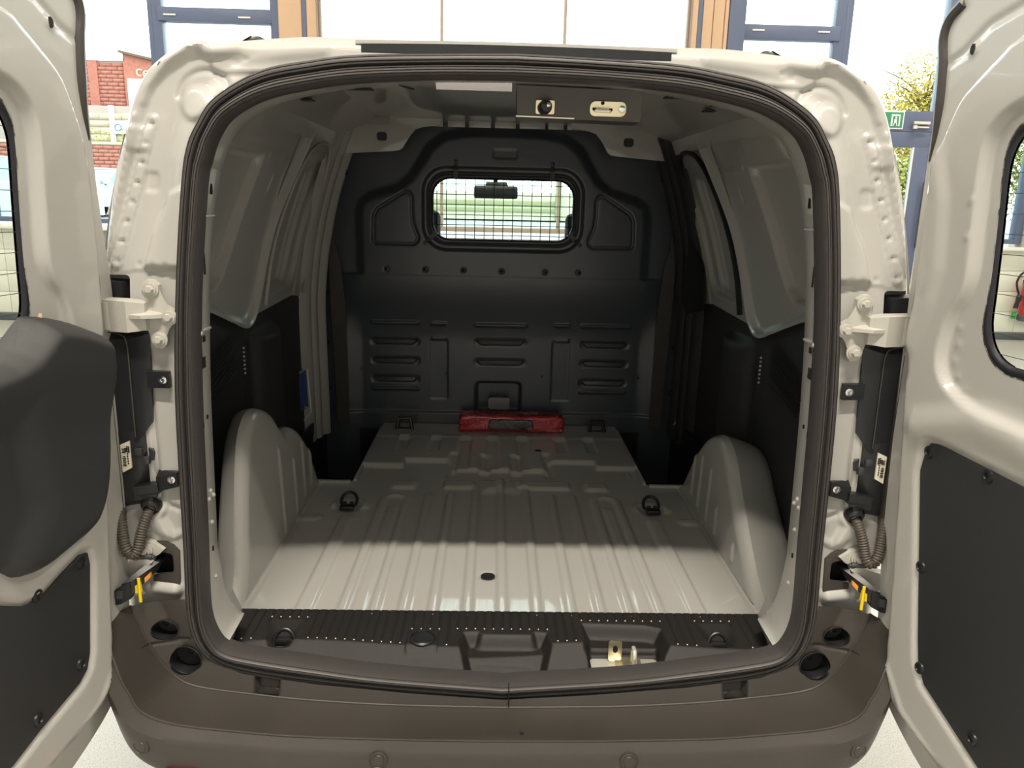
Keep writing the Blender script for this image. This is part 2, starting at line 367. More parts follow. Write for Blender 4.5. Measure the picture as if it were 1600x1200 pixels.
inner = [tuple(p) for p in ((SM * 3 + SI) / 4)[::2]]
frame = sheet('rear_frame', outer, lambda a, b, h: (a, yr(b) + 0.014 - h, b), frame_relief, 0.0042, 'paint', VAN, holes=[inner] + fh + fs, sharp=60)

# ---- body shell: skins from the rear frame to the front, cab roof, bonnet
def section(Y, grow, ztop=None, y0=None):
    pts = np.array(OBL + [(0.80, 0.36)]); out = []
    for x, z in pts:
        zz = z if ztop is None else min(z, 0.36 + (z - 0.36) * (ztop - 0.36) / (1.892 - 0.36))
        out.append((x * (1 + grow), (float(yr(z)) + 0.036 + Y) if y0 is None else y0, zz + (0.02 * min(1, max(0, Y) / 0.5) if zz > 1.8 else 0)))
    return out
secs = [section(0, 0), section(0.012, 0.012), section(0.05, 0.022), section(0.3, 0.05), section(0.8, 0.075), section(1.6, 0.085), section(1.95, 0.085)]
G = np.array(secs); mb = MB().grid(G); g2 = G.copy(); g2[..., 0] *= -1; mb.grid(g2)
mb.build('body_side_skin', 'paint', VAN, sharp=50)
low = [section(Y, 0.085, 1.08) for Y in (1.95, 2.5)] + [section(3.05, 0.08, 1.06), section(3.6, 0.06, 0.98), section(3.95, -0.02, 0.86), section(4.05, -0.12, 0.70)]
G = np.array(low); mb = MB(); g2 = G.copy(); g2[..., 0] *= -1
n0 = 14
mb.grid(G[:, n0:]); mb.grid(g2[:, n0:]); mb.grid(G[2:]); mb.grid(g2[2:])
mb.build('bonnet_and_wings', 'paint', VAN, sharp=50)
# roof over load bay and cab
xs = np.linspace(-1, 1, 25)
G = np.array([[(x * hw, Y, 1.895 + dz + 0.03 * (1 - x * x)) for x in xs] for Y, hw, dz in ((0.11, .62, -.036), (0.3, .66, -.012), (1.0, .69, .03), (1.9, .69, .03), (2.5, .64, -.01))])
MB().grid(G).build('roof_skin', 'paint', VAN)
for sx in (1, -1):
    mb = MB()
    mb.tube([(sx * 0.70, 2.42, 1.86), (sx * 0.76, 2.8, 1.52), (sx * 0.80, 3.2, 1.14)], 0.035)
    mb.tube([(sx * 0.70, 1.95, 1.90), (sx * 0.80, 1.97, 1.5), (sx * 0.84, 1.97, 1.05)], 0.04)
    mb.tube([(sx * 0.68, 1.95, 1.90), (sx * 0.69, 2.42, 1.88)], 0.03)
    mb.build('cab_pillar', 'headliner', VAN)
mb = MB().add([(-.76, 2.5, 1.87), (.76, 2.5, 1.87), (.86, 3.2, 1.13), (-.86, 3.2, 1.13)], [(0, 1, 2, 3)]); mb.build('windscreen', 'screen', VAN)
mb = MB()
mb.box((-.80, 2.75, .75), (.80, 3.25, 1.14), .05); mb.box((-.78, 2.2, .3), (.78, 3.2, .36))
mb.build('dashboard', 'dashm', VAN)
mir = MB().box((-.155, 2.74, 1.612), (.080, 2.765, 1.680), .02).build('rear_view_mirror', 'cart', VAN)
MB().prism([(-.09, 1.70), (.02, 1.70), (.035, 1.66), (.015, 1.612), (-.085, 1.612), (-.10, 1.655)], XYZ['xz'](2.80), 0, .05, .006).build('mirror_mount', 'dashm', mir)
MB().tube([(-.04, 2.80, 1.68), (-.04, 2.72, 1.76), (-.04, 2.62, 1.80)], .012).build('mirror_stem', 'dashm', mir)
for sx in (1, -1):
    st = MB().box((sx * .42 - .24, 2.22, .62), (sx * .42 + .24, 2.36, 1.34), .05).box((sx * .42 - .24, 2.22, .5), (sx * .42 + .24, 2.7, .66), .05).build('cab_seat', 'seat', VAN)
    MB().box((sx * .42 - .12, 2.24, 1.36), (sx * .42 + .12, 2.33, 1.55), .03).build('head_rest', 'seat', st)
# wheels stand on the floor
for wx, wy in ((.73, .70), (-.73, .70), (.73, 3.35), (-.73, 3.35)):
    sg = 1 if wx > 0 else -1
    w = MB().lathe((wx - .09 * sg, wy, .285), (sg, 0, 0), [(.2, 0), (.265, 0), (.285, .02), (.285, .16), (.265, .18), (.2, .18)], 32).build('wheel', 'tyre', VAN)
    MB().lathe((wx + .075 * sg, wy, .285), (sg, 0, 0), [(.20, 0), (.19, .015), (.05, .0), (.04, .015), (.0, .015)], 24).build('wheel_rim', 'rim', w)
MB().box((-.70, .3, .30), (.70, 3.9, .34)).build('underbody', 'dark', VAN)
# roof rails seen over the rear edge
for sx in (1, -1):
    G = [[(sx * (.565 + .036 * math.cos(t)) , y, 1.896 + hh * math.sin(t)) for t in np.linspace(0, math.pi, 13)] for y, hh in ((.34, .034), (.36, .044), (.9, .05), (1.7, .05), (1.8, .02))]
    r = MB().grid(np.array(G)); r.add(G[0], [tuple(range(13))]); r = r.build('roof_rail', 'bumper', VAN)
    G = [[(sx * (.565 + .039 * math.cos(t)) , y, 1.896 + (hh + .003) * math.sin(t)) for t in np.linspace(.1, 1.25, 6)] for y, hh in ((.335, .034), (.36, .044), (.5, .046))]
    MB().grid(np.array(G)).build('rail_end_reflection', 'wood', r)  # beige strip colours in a reflection on the outer side of the rail

# ---- dark strip let into the roof edge, pale lip above it
def strip(x0, x1, za, zb, yo, th):
    mb = MB(); n = 24; xs = np.linspace(x0, x1, n)
    G = []
    for x in xs:
        y = float(yr((za + zb) / 2)) + 0.014 - yo; k = -0.004 * (x / .3) ** 2
        G.append([(x, y + th, za + k), (x, y, za + k), (x, y, zb + k), (x, y + th, zb + k)])
    mb.grid(np.array(G)); mb.add([G[0][i] for i in range(4)], [(0, 1, 2, 3)]); mb.add([G[-1][i] for i in range(4)], [(3, 2, 1, 0)])
    return mb
strip(-.289, .291, 1.852, 1.8815, .012, .02).build('roof_edge_strip', 'black', VAN)
strip(-.30, .302, 1.883, 1.889, .012, .03).build('roof_edge_lip', 'paint', VAN)

# ---- rubber seal swept round the opening
prof = [(0.0, .016), (-.02, -.002), (.05, -.012), (.11, -.0165), (.12, -.0140), (.135, -.0140), (.145, -.0175), (.22, -.019), (.27, -.0185), (.285, -.0145), (.30, -.0145), (.315, -.018), (.37, -.017), (.42, -.012), (.45, -.0085), (.48, -.012), (.53, -.019), (.57, -.0235), (.585, -.0205), (.60, -.0205), (.615, -.0255), (.69, -.0285), (.705, -.0255), (.72, -.0255), (.735, -.0295), (.80, -.0295), (.815, -.0265), (.83, -.0265), (.845, -.0285), (.90, -.0255), (.915, -.022), (.93, -.022), (.945, -.0225), (.985, -.016), (1.02, -.008), (1.03, .012), (.95, .03)]
G = []
for w, dy in prof:
    p = SO * (1 - w) + SI * w; G.append(np.stack([p[:, 0], yr(p[:, 1]) + dy + 0.004, p[:, 1]], 1))
seal = MB().grid(np.array(G), closed_u=True).build('door_seal', 'rubber', VAN, sharp=50)
MB().box((.0115, -.033, .545), (.0135, -.008, .592)).build('seal_joint', 'dark', seal)

# ---- flange just inside the seal (the edge of the opening)
G = []
for k, (off, y) in enumerate(((0.0, .012), (.003, .05), (.006, .085), (.012, .10), (.05, .115))):
    p = SI.copy(); c = np.array([0, 1.2]); d = p - c; d /= np.linalg.norm(d, axis=1)[:, None]; p = p + d * off
    wid = 1 + 0.5 * np.clip((.85 - p[:, 1]) / .2, 0, 1) + 0.35 * np.clip((p[:, 1] - 1.55) / .2, 0, 1)
    G.append(np.stack([p[:, 0], yr(p[:, 1]) + y * wid, p[:, 1]], 1))
keepf = [i for i in range(len(SI)) if SI[i][1] > .668]; i0 = next(i for i in range(len(SI)) if SI[i][1] > .668 and SI[i - 1][1] <= .668); order = [(i0 + k) % len(SI) for k in range(len(keepf))]
fl = MB().grid(np.array(G)[:, order]).build('opening_flange', 'paint', VAN, sharp=40)
mb = MB()
def fx(z): return float(np.interp(z, [.735, .80, .92, 1.06, 1.235, 1.41, 1.615, 1.661], [.620, .621, .617, .613, .608, .600, .581, .571])) + .003
for sx in (1, -1):
    for z, y, hy, hz in ((1.322, .045, .006, .006), (1.30, .03, .0015, .014), (1.275, .04, .009, .011), (1.47, .05, .002, .022), (1.16, .05, .003, .004), (1.15, .025, .004, .006), (.87, .05, .003, .005), (1.61, .075, .006, .01)):
        x = fx(z); mb.box((sx * (x - .001) - .0015, y - hy, z - hz), (sx * (x - .001) + .0015, y + hy, z + hz), .0005)
mb.build('flange_slot', 'dark', fl, kind='stuff')
mb = MB()
for sx in (1, -1):
    for z, y in ((1.0, .05), (.985, .04), (.93, .05), (.80, .06), (.985, .065), (1.335, .03)): mb.ball((sx * fx(z), y, z), .0055, 8)
    mb.box((sx * fx(1.34) - .002, .01, 1.336), (sx * fx(1.34) + .002, .085, 1.340)); mb.box((sx * fx(1.56) - .002, .02, 1.558), (sx * fx(1.56) + .002, .10, 1.561))
mb.build('flange_weld', 'paint', fl, kind='stuff')
# joint brackets at the lower corners
for sx in (1, -1):
    MB().hull([(sx * .655, .265, .602), (sx * .665, .265, .66), (sx * .615, .10, .612), (sx * .63, .10, .665), (sx * .60, .04, .655), (sx * .615, .04, .69), (sx * .64, .26, .60)]).build('corner_bracket', 'paint', VAN)
# ================================================================== LOAD BAY
# ---- pressed steel floor
FO = [(-.665, .25), (.665, .25), (.665, 1.16), (.545, 1.175), (.535, 1.20), (.522, 1.86), (-.522, 1.86), (-.535, 1.20), (-.545, 1.175), (-.665, 1.16)]
def floor_relief(a, b):
    x = np.abs(a); y = b; h = np.zeros_like(a); w = .011
    rb = lambda cx, hw, y0, y1: S(np.where(y > y0, sd_seg(x, y, (cx, y0), (cx, y1), hw), np.abs(x - cx) - hw), w)
    h += .007 * rb(.0, .013, .2, 1.20) * np.where(y < 1.1, 1, 1)
    for cx, ye in ((.088, 1.13), (.175, 1.05), (.25, 1.05)): h += .0075 * rb(cx, .0125, .2, ye)
    rt = np.abs(np.where(y < 1.005, np.abs(x - .362), np.hypot(x - .362, y - 1.005)) - .040) - .0115     # horseshoe rib
    h += .0075 * S(rt, w)
    h += .004 * S(sd_seg(x, y, (.362, .2), (.362, .935), .016), .012)
    h += .0075 * rb(.497, .021, .2, .84)
    h += .006 * S(sd_seg(x, y, (.60, .845), (.64, .845), .022), .012)
    h += .008 * ridge(sd_circ(x, y, .508, .945, .052), .020) * S(.925 - y, .03)
    h -= .006 * S(sd_circ(x, y, .508, .935, .035), .02)
    # steps up towards the bulkhead
    yl = np.where(x > .372, 1.33, np.where(x > .185, 1.395, 1.29))
    h += .016 * S(yl - y, .022)
    cut = S(sd_box(x, y, .06, 1.35, .022, .11, .01), .014) + S(sd_box(x, y, .185, 1.36, .016, .12, .01), .014)
    h -= .012 * np.clip(cut, 0, 1)
    for cx in (-.148, -.03, .093, -.272, .257, -.407, .38):                # channels with small end bumps
        hw = .026 if abs(cx) < .2 else .02; y0 = 1.30 if abs(cx) < .2 else 1.50
        h -= .007 * S(sd_box(a, y, cx, (y0 + 1.665) / 2, hw, (1.665 - y0) / 2, .008), .012)
        h += .009 * S(sd_box(a, y, cx, 1.668, .026, .014, .008), .014)
    h += .005 * S(1.672 - y, .012)
    # raised rectangles
    h += .010 * S(sd_box(x, y, .346, 1.142, .040, .034, .012), .018)
    h += .010 * S(sd_box(a, y, -.148, 1.15, .055, .036, .01), .018) + .010 * S(sd_box(a, y, .155, 1.15, .095, .036, .01), .018)
    h += .012 * S(np.maximum(x - .06, np.abs(y - 1.14) - .05), .05)                     # hump over the middle
    h -= .010 * ridge(a - .012 - .02 * np.clip(y - 1.05, 0, 1) * 3, .014) * S(sd_box(a, y, .02, 1.14, .05, .07), .03)
    h += .006 * S(sd_seg(x, y, (.49, 1.24), (.49, 1.30), .002), .006)
    # drains
    for cx, cy, r in ((-.038, .467, .021), (.157, 1.52, .014)): h -= .006 * S(sd_circ(a, y, cx, cy, r), .006)
    h -= .003 * S(.640 - x, .004) * S(x - .652, .004)
    h += .006 * S(.655 - x, .008)
    for k in range(26): h += .0012 * S(sd_circ(x, y, .646, .29 + k * .031, .005), .005)
    return h
floorp = sheet('load_floor', FO, lambda a, b, h: (a, b, .594 + h), floor_relief, .0050, 'paint', VAN, resb=.0075, sharp=None)
MB().lathe((-.038, .467, .5915), (0, 0, 1), [(.0195, 0), (.0195, .003), (.013, .0035), (.012, .0015), (0, .0015)]).build('drain_plug', 'black', floorp)
MB().lathe((.157, 1.52, .606), (0, 0, 1), [(.014, 0), (.014, .003), (.0, .003)]).build('drain_plug', 'black', floorp)
for sx in (1, -1):   # edge of the narrowed floor over the foot wells
    MB().box((sx * .53 - .006, 1.18, .55), (sx * .53 + .006, 1.85, .602)).box((min(sx * .545, sx * .70), 1.155, .55), (max(sx * .545, sx * .70), 1.168, .603)).build('floor_edge', 'paint', floorp)
    mb = MB(); x0, x1 = sx * .535, sx * .79
    mb.box((min(x0, x1), 1.165, .30), (max(x0, x1), 1.875, .31)); mb.box((min(sx * .78, sx * .79), 1.165, .30), (max(sx * .78, sx * .79), 1.875, .68))
    mb.box((min(x0, x1), 1.87, .30), (max(x0, x1), 1.88, .585)); mb.box((min(x0, x0 + sx * .01), 1.17, .30), (max(x0, x0 + sx * .01), 1.875, .56)); mb.box((min(x0, x1), 1.16, .30), (max(x0, x1), 1.17, .58))
    mb.build('foot_well', 'black', VAN)

# ---- lashing rings
def ring_floor(sx):
    c = np.array([sx * .508, .935, .602])
    r = MB(); a = np.linspace(math.radians(-35), math.radians(215), 14)
    r.tube([c + (sx * 0 + .026 * math.cos(t), .012 + .026 * math.sin(t) * .9, .012 + .020 * math.sin(t)) for t in a], .0055)
    o = r.build('lashing_ring', 'black', VAN)
    MB().box(c + (-.024, -.040, -.004), c + (.024, -.008, .010), .004).build('ring_plate', 'black', o)
    mb = MB()
    for k in (-1, 1): mb.lathe(c + (k * .011, -.004, .008), (0, 0, 1), [(.007, 0), (.006, .005), (0, .005)], 10)
    mb.build('ring_rivet', 'black', o)
ring_floor(1); ring_floor(-1)
for px in (-.42, .43):
    c = np.array([px, 1.785, .612])
    o = MB().tube([c + (-.034, -.01, 0), c + (-.024, -.004, .050), c + (.024, -.004, .050), c + (.034, -.01, 0)], .009).build('lashing_ring', 'black', VAN)
    MB().box(c + (-.04, -.012, -.008), c + (.04, .012, .004), .003).build('ring_plate', 'black', o)

# ---- wheel arches
ARCH_R = [(1.165, .594), (1.10, .672), (1.045, .745), (.985, .81), (.92, .862), (.85, .895), (.79, .905), (.73, .895), (.67, .862), (.60, .80), (.50, .72), (.40, .645), (.33, .61), (.27, .594)]
ARCH_L = [(1.165, .594), (1.11, .69), (1.05, .775), (.98, .84), (.91, .878), (.86, .887), (.81, .892), (.76, .93), (.70, .985), (.62, 1.02), (.54, 1.025), (.47, .985), (.43, .92), (.39, .82), (.365, .74), (.335, .655), (.28, .594)]
OUT_R = .815
def arch(sx, P):
    pl = [tuple(p) for p in spline(P, 5)]; poly = pl
    ribs = [(.99, .64, .775), (.905, .63, .80), (.80, .625, .79), (.70, .625, .70), (.52, .625, .665)]
    if sx < 0: ribs = [(1.04, .64, .76), (.95, .63, .81), (.84, .62, .79), (.70, .605, .87)]
    R = .030
    def hf(a, b):
        d = np.clip(-sd_line(a, b, pl) + R, 0, R)           # rounding near the top edge
        h = -(R - np.sqrt(np.maximum(R * R - d * d, 0))) * S(.60 - b, .02)
        for ry, z0, z1 in ribs: h = h + .007 * ridge(sd_seg(a, b, (ry, z0), (ry + .01, z1)), .0085)
        h = h + .006 * S(sd_seg(a, b, (.42, .64), (.46, .655), .0), .012) * 0
        return h
    T = lambda a, b, h: (sx * (.652 + .05 * (b - .594) - h), a, b)
    o = sheet('wheel_arch', poly, T, hf, .006, 'paint', VAN, sharp=None)
    # top skin out to the side wall
    mb = MB(); G = []
    n = len(pl)
    for i, (y, z) in enumerate(pl):
        x0 = .652 + .05 * (z - .594) + R; t = i / (n - 1)
        if sx > 0: sh = .10 * max(0, min(1, (t - .35) / .3)); zz = z - .035 * math.sin(math.pi * t); yy = y + sh * .3; xo = OUT_R
        else:
            k = max(0, 1 - abs(t - .62) / .22); xo = .735 + .05 * max(0, 1 - t * 1.6) + .02 * k; yy = y + .06 * k; zz = z + .0 - .015 * math.sin(math.pi * t)
            if t < .45: xo = OUT_R
        row = [(sx * (x0 + (xo - x0) * q), y + (yy - y) * q, z + (zz - z) * q - .012 * (q ** 3)) for q in (0, .25, .5, .75, .92)]
        row.append((sx * xo, yy + .006, zz - .025)); row.append((sx * (xo + .004), yy + .05, zz - .10 if sx < 0 else zz - .03))
        G.append(row)
    mb.grid(np.array(G)); mb.build('arch_top', 'paint', o, sharp=60)
    return o
arch(1, ARCH_R); arch(-1, ARCH_L)

# ---- sides
def xw(z): z = np.asarray(z, float); return .790 - .17 * (np.maximum(z - 1.12, 0) / .78) ** 2
def TS(sx, off=0.0): return lambda a, b, h: (sx * (xw(b) - off - h), a, b)
UP = [(.085, 1.365), (.40, 1.335), (.60, 1.285), (.82, 1.215), (.90, 1.203), (.955, 1.222), (1.005, 1.275), (1.05, 1.38), (1.10, 1.51), (1.16, 1.60), (1.22, 1.68), (1.27, 1.76), (1.30, 1.83), (1.31, 1.885), (.30, 1.865), (.085, 1.84)]
UPS = [tuple(p) for p in spline(UP[:14], 3)] + UP[14:]
REC = [(.05, 1.405), (.45, 1.372), (.58, 1.352), (.64, 1.352), (.69, 1.378), (.74, 1.44), (.80, 1.55), (.87, 1.69), (.872, 1.712), (.05, 1.712)]
def up_relief(a, b):
    h = -.028 * S(sd_poly(a, b, REC), .012)
    d = -sd_line(a, b, UPS[:-2]); h = h - .022 * S(d + .018, .034)
    h = h + .006 * S(sd_seg(a, b, (.93, 1.715), (1.09, 1.722), .002), .010) + .004 * ridge(sd_seg(a, b, (.70, 1.245), (.84, 1.228)), .01)
    h = h - .004 * S(sd_seg(a, b, (.99, 1.62), (1.01, 1.655), .004), .008)
    return h
def lo_relief(sx):
    def f(a, b):
        h = .05 * np.clip(1 - ((a - 1.08) / .13) ** 2, 0, 1) ** .5 * S(b - 1.165, .02)
        h = h + .008 * S(sd_box(a, b, .30, .95, .10, .6, .05), .03)
        h = h + .006 * S(sd_circ(a, b, .47, .955, .022), .01) - .004 * S(sd_circ(a, b, .47, .955, .014), .006)
        h = h - .004 * ridge(sd_seg(a, b, (.88, .9), (.88, 1.1)), .006)
        return h
    return f
LOW = [(.10, .56), (1.62, .56), (1.62, 1.16), (1.55, 1.23), (1.45, 1.262), (1.10, 1.262), (.98, 1.24), (.83, 1.228), (.6, 1.297), (.40, 1.343), (.10, 1.373)]
for sx in (1, -1):
    sheet('upper_side_panel', UPS, TS(sx), up_relief, .006, 'paint', VAN, sharp=None, thick=.003)
    lt = sheet('lower_side_trim', LOW, TS(sx, -.020), lo_relief(sx), .012, 'blacksoft', VAN, sharp=None)
    mb = MB()                                               # slanted vent slats behind the panel foot
    for k in range(9):
        z = 1.195 - k * .013; y0, y1 = .50 + .006 * k, .775
        mb.hull([(sx * .802, y0, z - .05), (sx * .797, y0, z - .045), (sx * .802, y1, z - .0), (sx * .797, y1, z + .005), (sx * .797, y0, z - .051), (sx * .797, y1, z - .004)])
    mb.build('vent_slat', 'black', lt, kind='stuff')
    mb = MB()
    for k in range(7): mb.ball((sx * .79, .83, 1.15 - k * .013), .004, 6)
    mb.build('trim_clip', 'castpaint', lt, kind='stuff')
    # blanked side door behind the pillar: nested pressed frames
    SD = rrect(1.36, 1.50, .30, .29, .10)
    def sd_rel(a, b):
        sk = 1.36 + (b - 1.5) * .45
        h = -.016 * S(sd_box(a, b, sk, 1.51, .20, .23, .07), .016) - .014 * S(sd_box(a, b, sk - .015, 1.50, .135, .20, .05), .014)
        h = h + .010 * ridge(a - sk - .02 - .05, .014) * S(sd_box(a, b, sk, 1.5, .2, .19), .02) + .006 * ridge(a - sk - .235, .02)
        return h
    sp = [(1.02, 1.225), (1.45, 1.235), (1.56, 1.22), (1.66, 1.16), (1.66, 1.90), (1.25, 1.90), (1.12, 1.60)]
    sheet('side_door_panel', sp, TS(sx, -.018), sd_rel, .008, 'paint', VAN, sharp=None)
    # rubber round the side door
    gp = spline([(1.05, 1.25), (1.10, 1.45), (1.19, 1.62), (1.30, 1.745), (1.42, 1.785), (1.56, 1.78), (1.63, 1.70), (1.645, 1.50), (1.62, 1.32), (1.55, 1.235)], 5)
    MB().tube([(sx * (float(xw(z)) - .002), y, z) for y, z in gp], .009 if sx > 0 else .006, 8).build('side_door_seal', 'rubber2' if sx > 0 else 'paint', VAN)
    # pillar against the bulkhead
    m = 'blacksoft' if sx > 0 else 'paint'  # right pillar black for its trim and for shade put into the colour
    zs = np.linspace(.60, 1.86, 34); G = []
    for z in zs:
        w = float(xw(z)) + .004; yb = 1.70 + .05 * max(0, (z - 1.2) / .6) + .10 * max(0, (1.0 - z) / .4) * .2; fl_ = .10 * max(0, 1 - (z - .6) / .06) ** 2
        G.append([(sx * (w + .02), yb - .13 - fl_, z), (sx * (w - .004), yb - .11 - fl_, z), (sx * (w - .018), yb - .085, z), (sx * (w - .016), yb - .06, z), (sx * (w - .030), yb - .05, z), (sx * (w - .034), yb - .02, z), (sx * (w - .026), yb - .008, z), (sx * (w - .052), yb + .012, z), (sx * (w - .056), yb + .03, z), (sx * (w - .04), yb + .05, z)])
    bp = MB().grid(np.array(G)).build('side_pillar', m, VAN, sharp=50)
    for z in (1.21, 1.0, .80, 1.70):
        MB().lathe((sx * (float(xw(z)) - .045), 1.765, z), (-sx * .6, -.8, 0), [(.012, 0), (.012, .005), (.006, .006), (.005, .002), (0, .002)], 12).build('pillar_screw', 'black', bp)
    # flange strip of the bulkhead beside the pillar
    pts = [(sx * .700, 1.13 + .5), (sx * .712, 1.42), (sx * .690, 1.34), (sx * .672, 1.15), (sx * .665, .62), (sx * .72, .62), (sx * .735, 1.2), (sx * .74, 1.63)]
    MB().prism(pts if sx < 0 else pts[::-1], XYZ['xz'](1.815), 0, .004).build('bulkhead_flange', 'bumper', bp)
mb = MB().tube(spline([(.772, 1.655, 1.20), (.780, 1.69, 1.16), (.770, 1.70, 1.08), (.770, 1.70, .74), (.760, 1.71, .68), (.75, 1.76, .65)], 6), .004, 6)
mb.build('thin_cable', 'castpaint', VAN)
# dark cover with a recessed rectangle low on the right-hand pillar
MB().hull([(.775, 1.50, 1.36), (.74, 1.70, 1.50), (.735, 1.78, 1.40), (.735, 1.78, 1.25), (.76, 1.62, 1.17), (.785, 1.50, 1.20), (.77, 1.72, 1.17)]).build('pillar_cover', 'black', VAN)
# blue tag hanging on the left trim
tg = MB().add([(-.765, 1.375, .955), (-.750, 1.405, .955), (-.745, 1.405, .80), (-.762, 1.375, .81)], [(0, 1, 2, 3)]).box((-.767, 1.37, .80), (-.764, 1.41, .957)).build('card_tag', 'bluetag', VAN)
MB().tube([(-.763, 1.365, .952), (-.745, 1.404, .960), (-.738, 1.404, .84), (-.736, 1.404, .79), (-.755, 1.37, .765)], .0028, 6).tube([(-.738, 1.404, .80), (-.752, 1.372, .818)], .0028, 6).build('tag_clip', 'zincpale', tg)

# ---- bulkhead
BK = 1.865
PLT = [(-.612, 1.20), (-.612, 1.545), (-.60, 1.585), (-.56, 1.612), (-.45, 1.645), (-.395, 1.685), (-.35, 1.75), (-.315, 1.81), (-.25, 1.855), (-.15, 1.872), (0, 1.875), (.15, 1.872), (.25, 1.855), (.315, 1.81), (.35, 1.75), (.395, 1.685), (.45, 1.645), (.56, 1.612), (.60, 1.585), (.612, 1.545), (.612, 1.20)]
TRI = [(.402, 1.628), (.420, 1.630), (.535, 1.558), (.550, 1.530), (.554, 1.425), (.545, 1.415), (.385, 1.413), (.368, 1.425), (.362, 1.442), (.385, 1.50), (.389, 1.54), (.389, 1.612)]
def bulk_relief(a, b):
    x = np.abs(a); h = .024 * S(sd_poly(x, b, [p for p in PLT if p[0] >= 0] + [(-.2, 1.20), (-.2, 1.875)]), .05) * S(1.283 - b, .006)
    z = b; lowm = S(z - 1.283, .006)
    h = h + lowm * (.026 - .046 * (lambda t: t * t * (3 - 2 * t))(np.clip((1.283 - z) / .30, 0, 1))) * S(np.abs(a) - .66, .10)
    h = h - .007 * ridge(sd_line(x, z, TRI, True), .009)
    h = h - .004 * S(sd_poly(x, z, TRI), .012)
    win = sd_box(a, z, -.004, 1.563, .338, .170, .10)
    h = h - .016 * S(win, .012) + .012 * S(win + .028, .010)
    # louvres and ridges
    for cx, hw, zl in ((-.471, .104, (.985, .899, .815)), (.461, .104, (.985, .899, .812)), (-.004, .112, (.988, .898))):
        for zz in zl:
            d = sd_seg(a, z, (cx - hw + .014, zz), (cx + hw - .014, zz), .0)
            h = h - .003 * S(sd_box(a, z, cx, zz, hw + .004, .016, .014), .006)
    for cx, hw, zz in ((-.471, .104, 1.071), (.461, .112, 1.07), (-.004, .114, 1.066), (-.471, .104, .771), (.461, .104, .769), (-.277, .034, 1.069), (-.277, .034, 1.004), (.267, .034, 1.07), (.267, .034, 1.003)):
        h = h + .009 * S(sd_box(a, z, cx, zz, hw, .0065, .002), .005)
        if hw < .05: h = h - .006 * ridge(z - zz, .003) * S(np.abs(a - cx) - hw, .01)
    for cx in (-.277, .267): h = h - .003 * S(sd_box(a, z, cx, .86, .04, .135, .006), .006)
    h = h - .034 * S(sd_box(a, z, -.01, .735, .10, .068, .02), .015)
    for cx in (-.499, -.335, -.17, -.005, .183, .327): h = h - .004 * S(sd_circ(a, z, cx, 1.307, .011), .007)
    h = h + .012 * S(z - .665, .006)
    h = h - .003 * S(sd_box(a, z, 0, 1.79, .05, .018, .006), .006)
    return h
BO = [(-.80, .35), (.80, .35), (.80, 1.15), (.79, 1.50), (.74, 1.72), (.64, 1.90), (.30, 1.94), (-.30, 1.94), (-.64, 1.90), (-.74, 1.72), (-.79, 1.50), (-.80, 1.15)]
GLS = rrect(-.004, 1.563, .302, .131, .075, 8)
bulk = sheet('bulkhead', BO, lambda a, b, h: (a, BK - h, b), bulk_relief, .0046, 'bulk', VAN, holes=[GLS], sharp=None)
o = MB().prism(rrect(-.004, 1.563, .31, .139, .08, 8), XYZ['xz'](BK + .010), 0, .004).build('bulkhead_window', 'glass', bulk)
ringp = np.array(rrect(-.004, 1.563, .3, .129, .075, 10))
MB().tube([(p[0], BK - .012, p[1]) for p in ringp], .007, 8, closed=True).build('window_gasket', 'rubber2', bulk)
ringo = np.array(rrect(-.004, 1.563, .318, .147, .085, 10))
MB().tube([(p[0], BK - .006, p[1]) for p in ringo], .008, 8, closed=True).build('window_surround', 'bumper', bulk)
for cx, hw, zl in ((-.471, .104, (.985, .899, .815)), (.461, .104, (.985, .899, .812)), (-.004, .112, (.988, .898))):
    for zz in zl:
        yb = BK + .004 - float(bulk_relief(np.array([cx + hw + .03]), np.array([zz]))[0]); w = hw
        V = [(cx - w, yb, zz + .004), (cx - w + .012, yb, zz + .013), (cx + w - .012, yb, zz + .013), (cx + w, yb, zz + .004), (cx + w - .022, yb, zz - .014), (cx - w + .022, yb, zz - .014),
             (cx - w + .012, yb - .012, zz + .005), (cx - w + .018, yb - .013, zz + .009), (cx + w - .018, yb - .013, zz + .009), (cx + w - .012, yb - .012, zz + .005), (cx + w - .026, yb - .020, zz - .006), (cx - w + .026, yb - .020, zz - .006), (cx + w - .026, yb - .014, zz - .012), (cx - w + .026, yb - .014, zz - .012)]
        MB().hull(V).build('louvre', 'bulk', bulk)
yb = BK + .004
pl_ = MB().prism(rrect(-.006, .715, .048, .027, .010), XYZ['xz'](yb), 0, .014, .004).build('grey_plate', 'greyplate', bulk, label='small light grey plate low in the centre')
gr = MB()
wp = np.array(rrect(-.004, 1.563, .298, .127, .073, 10))
gr.tube([(p[0], BK - .022, p[1]) for p in wp], .0032, 6, closed=True)
grid = gr.build('window_grille', 'black', bulk, label='black wire mesh grille')
def clipx(x): # span of the rounded window at height / x
    return None
k = 0
for i in range(15):
    x = -.004 - .279 + i * .0399
    dz = .127 - (.073 - math.sqrt(max(0, .073 ** 2 - max(0, abs(x + .004) - .225) ** 2)))
    MB().cyl((x, BK - .022, 1.563 - dz), (x, BK - .022, 1.563 + dz), .0018, n=6).build('grille_wire', 'black', grid)
for i in range(6):
    z = 1.563 - .105 + i * .0415
    dx = .298 - (.073 - math.sqrt(max(0, .073 ** 2 - max(0, abs(z - 1.563) - .054) ** 2)))
    MB().cyl((-.004 - dx, BK - .0255, z), (-.004 + dx, BK - .0255, z), .0018, n=6).build('grille_wire', 'black', grid)
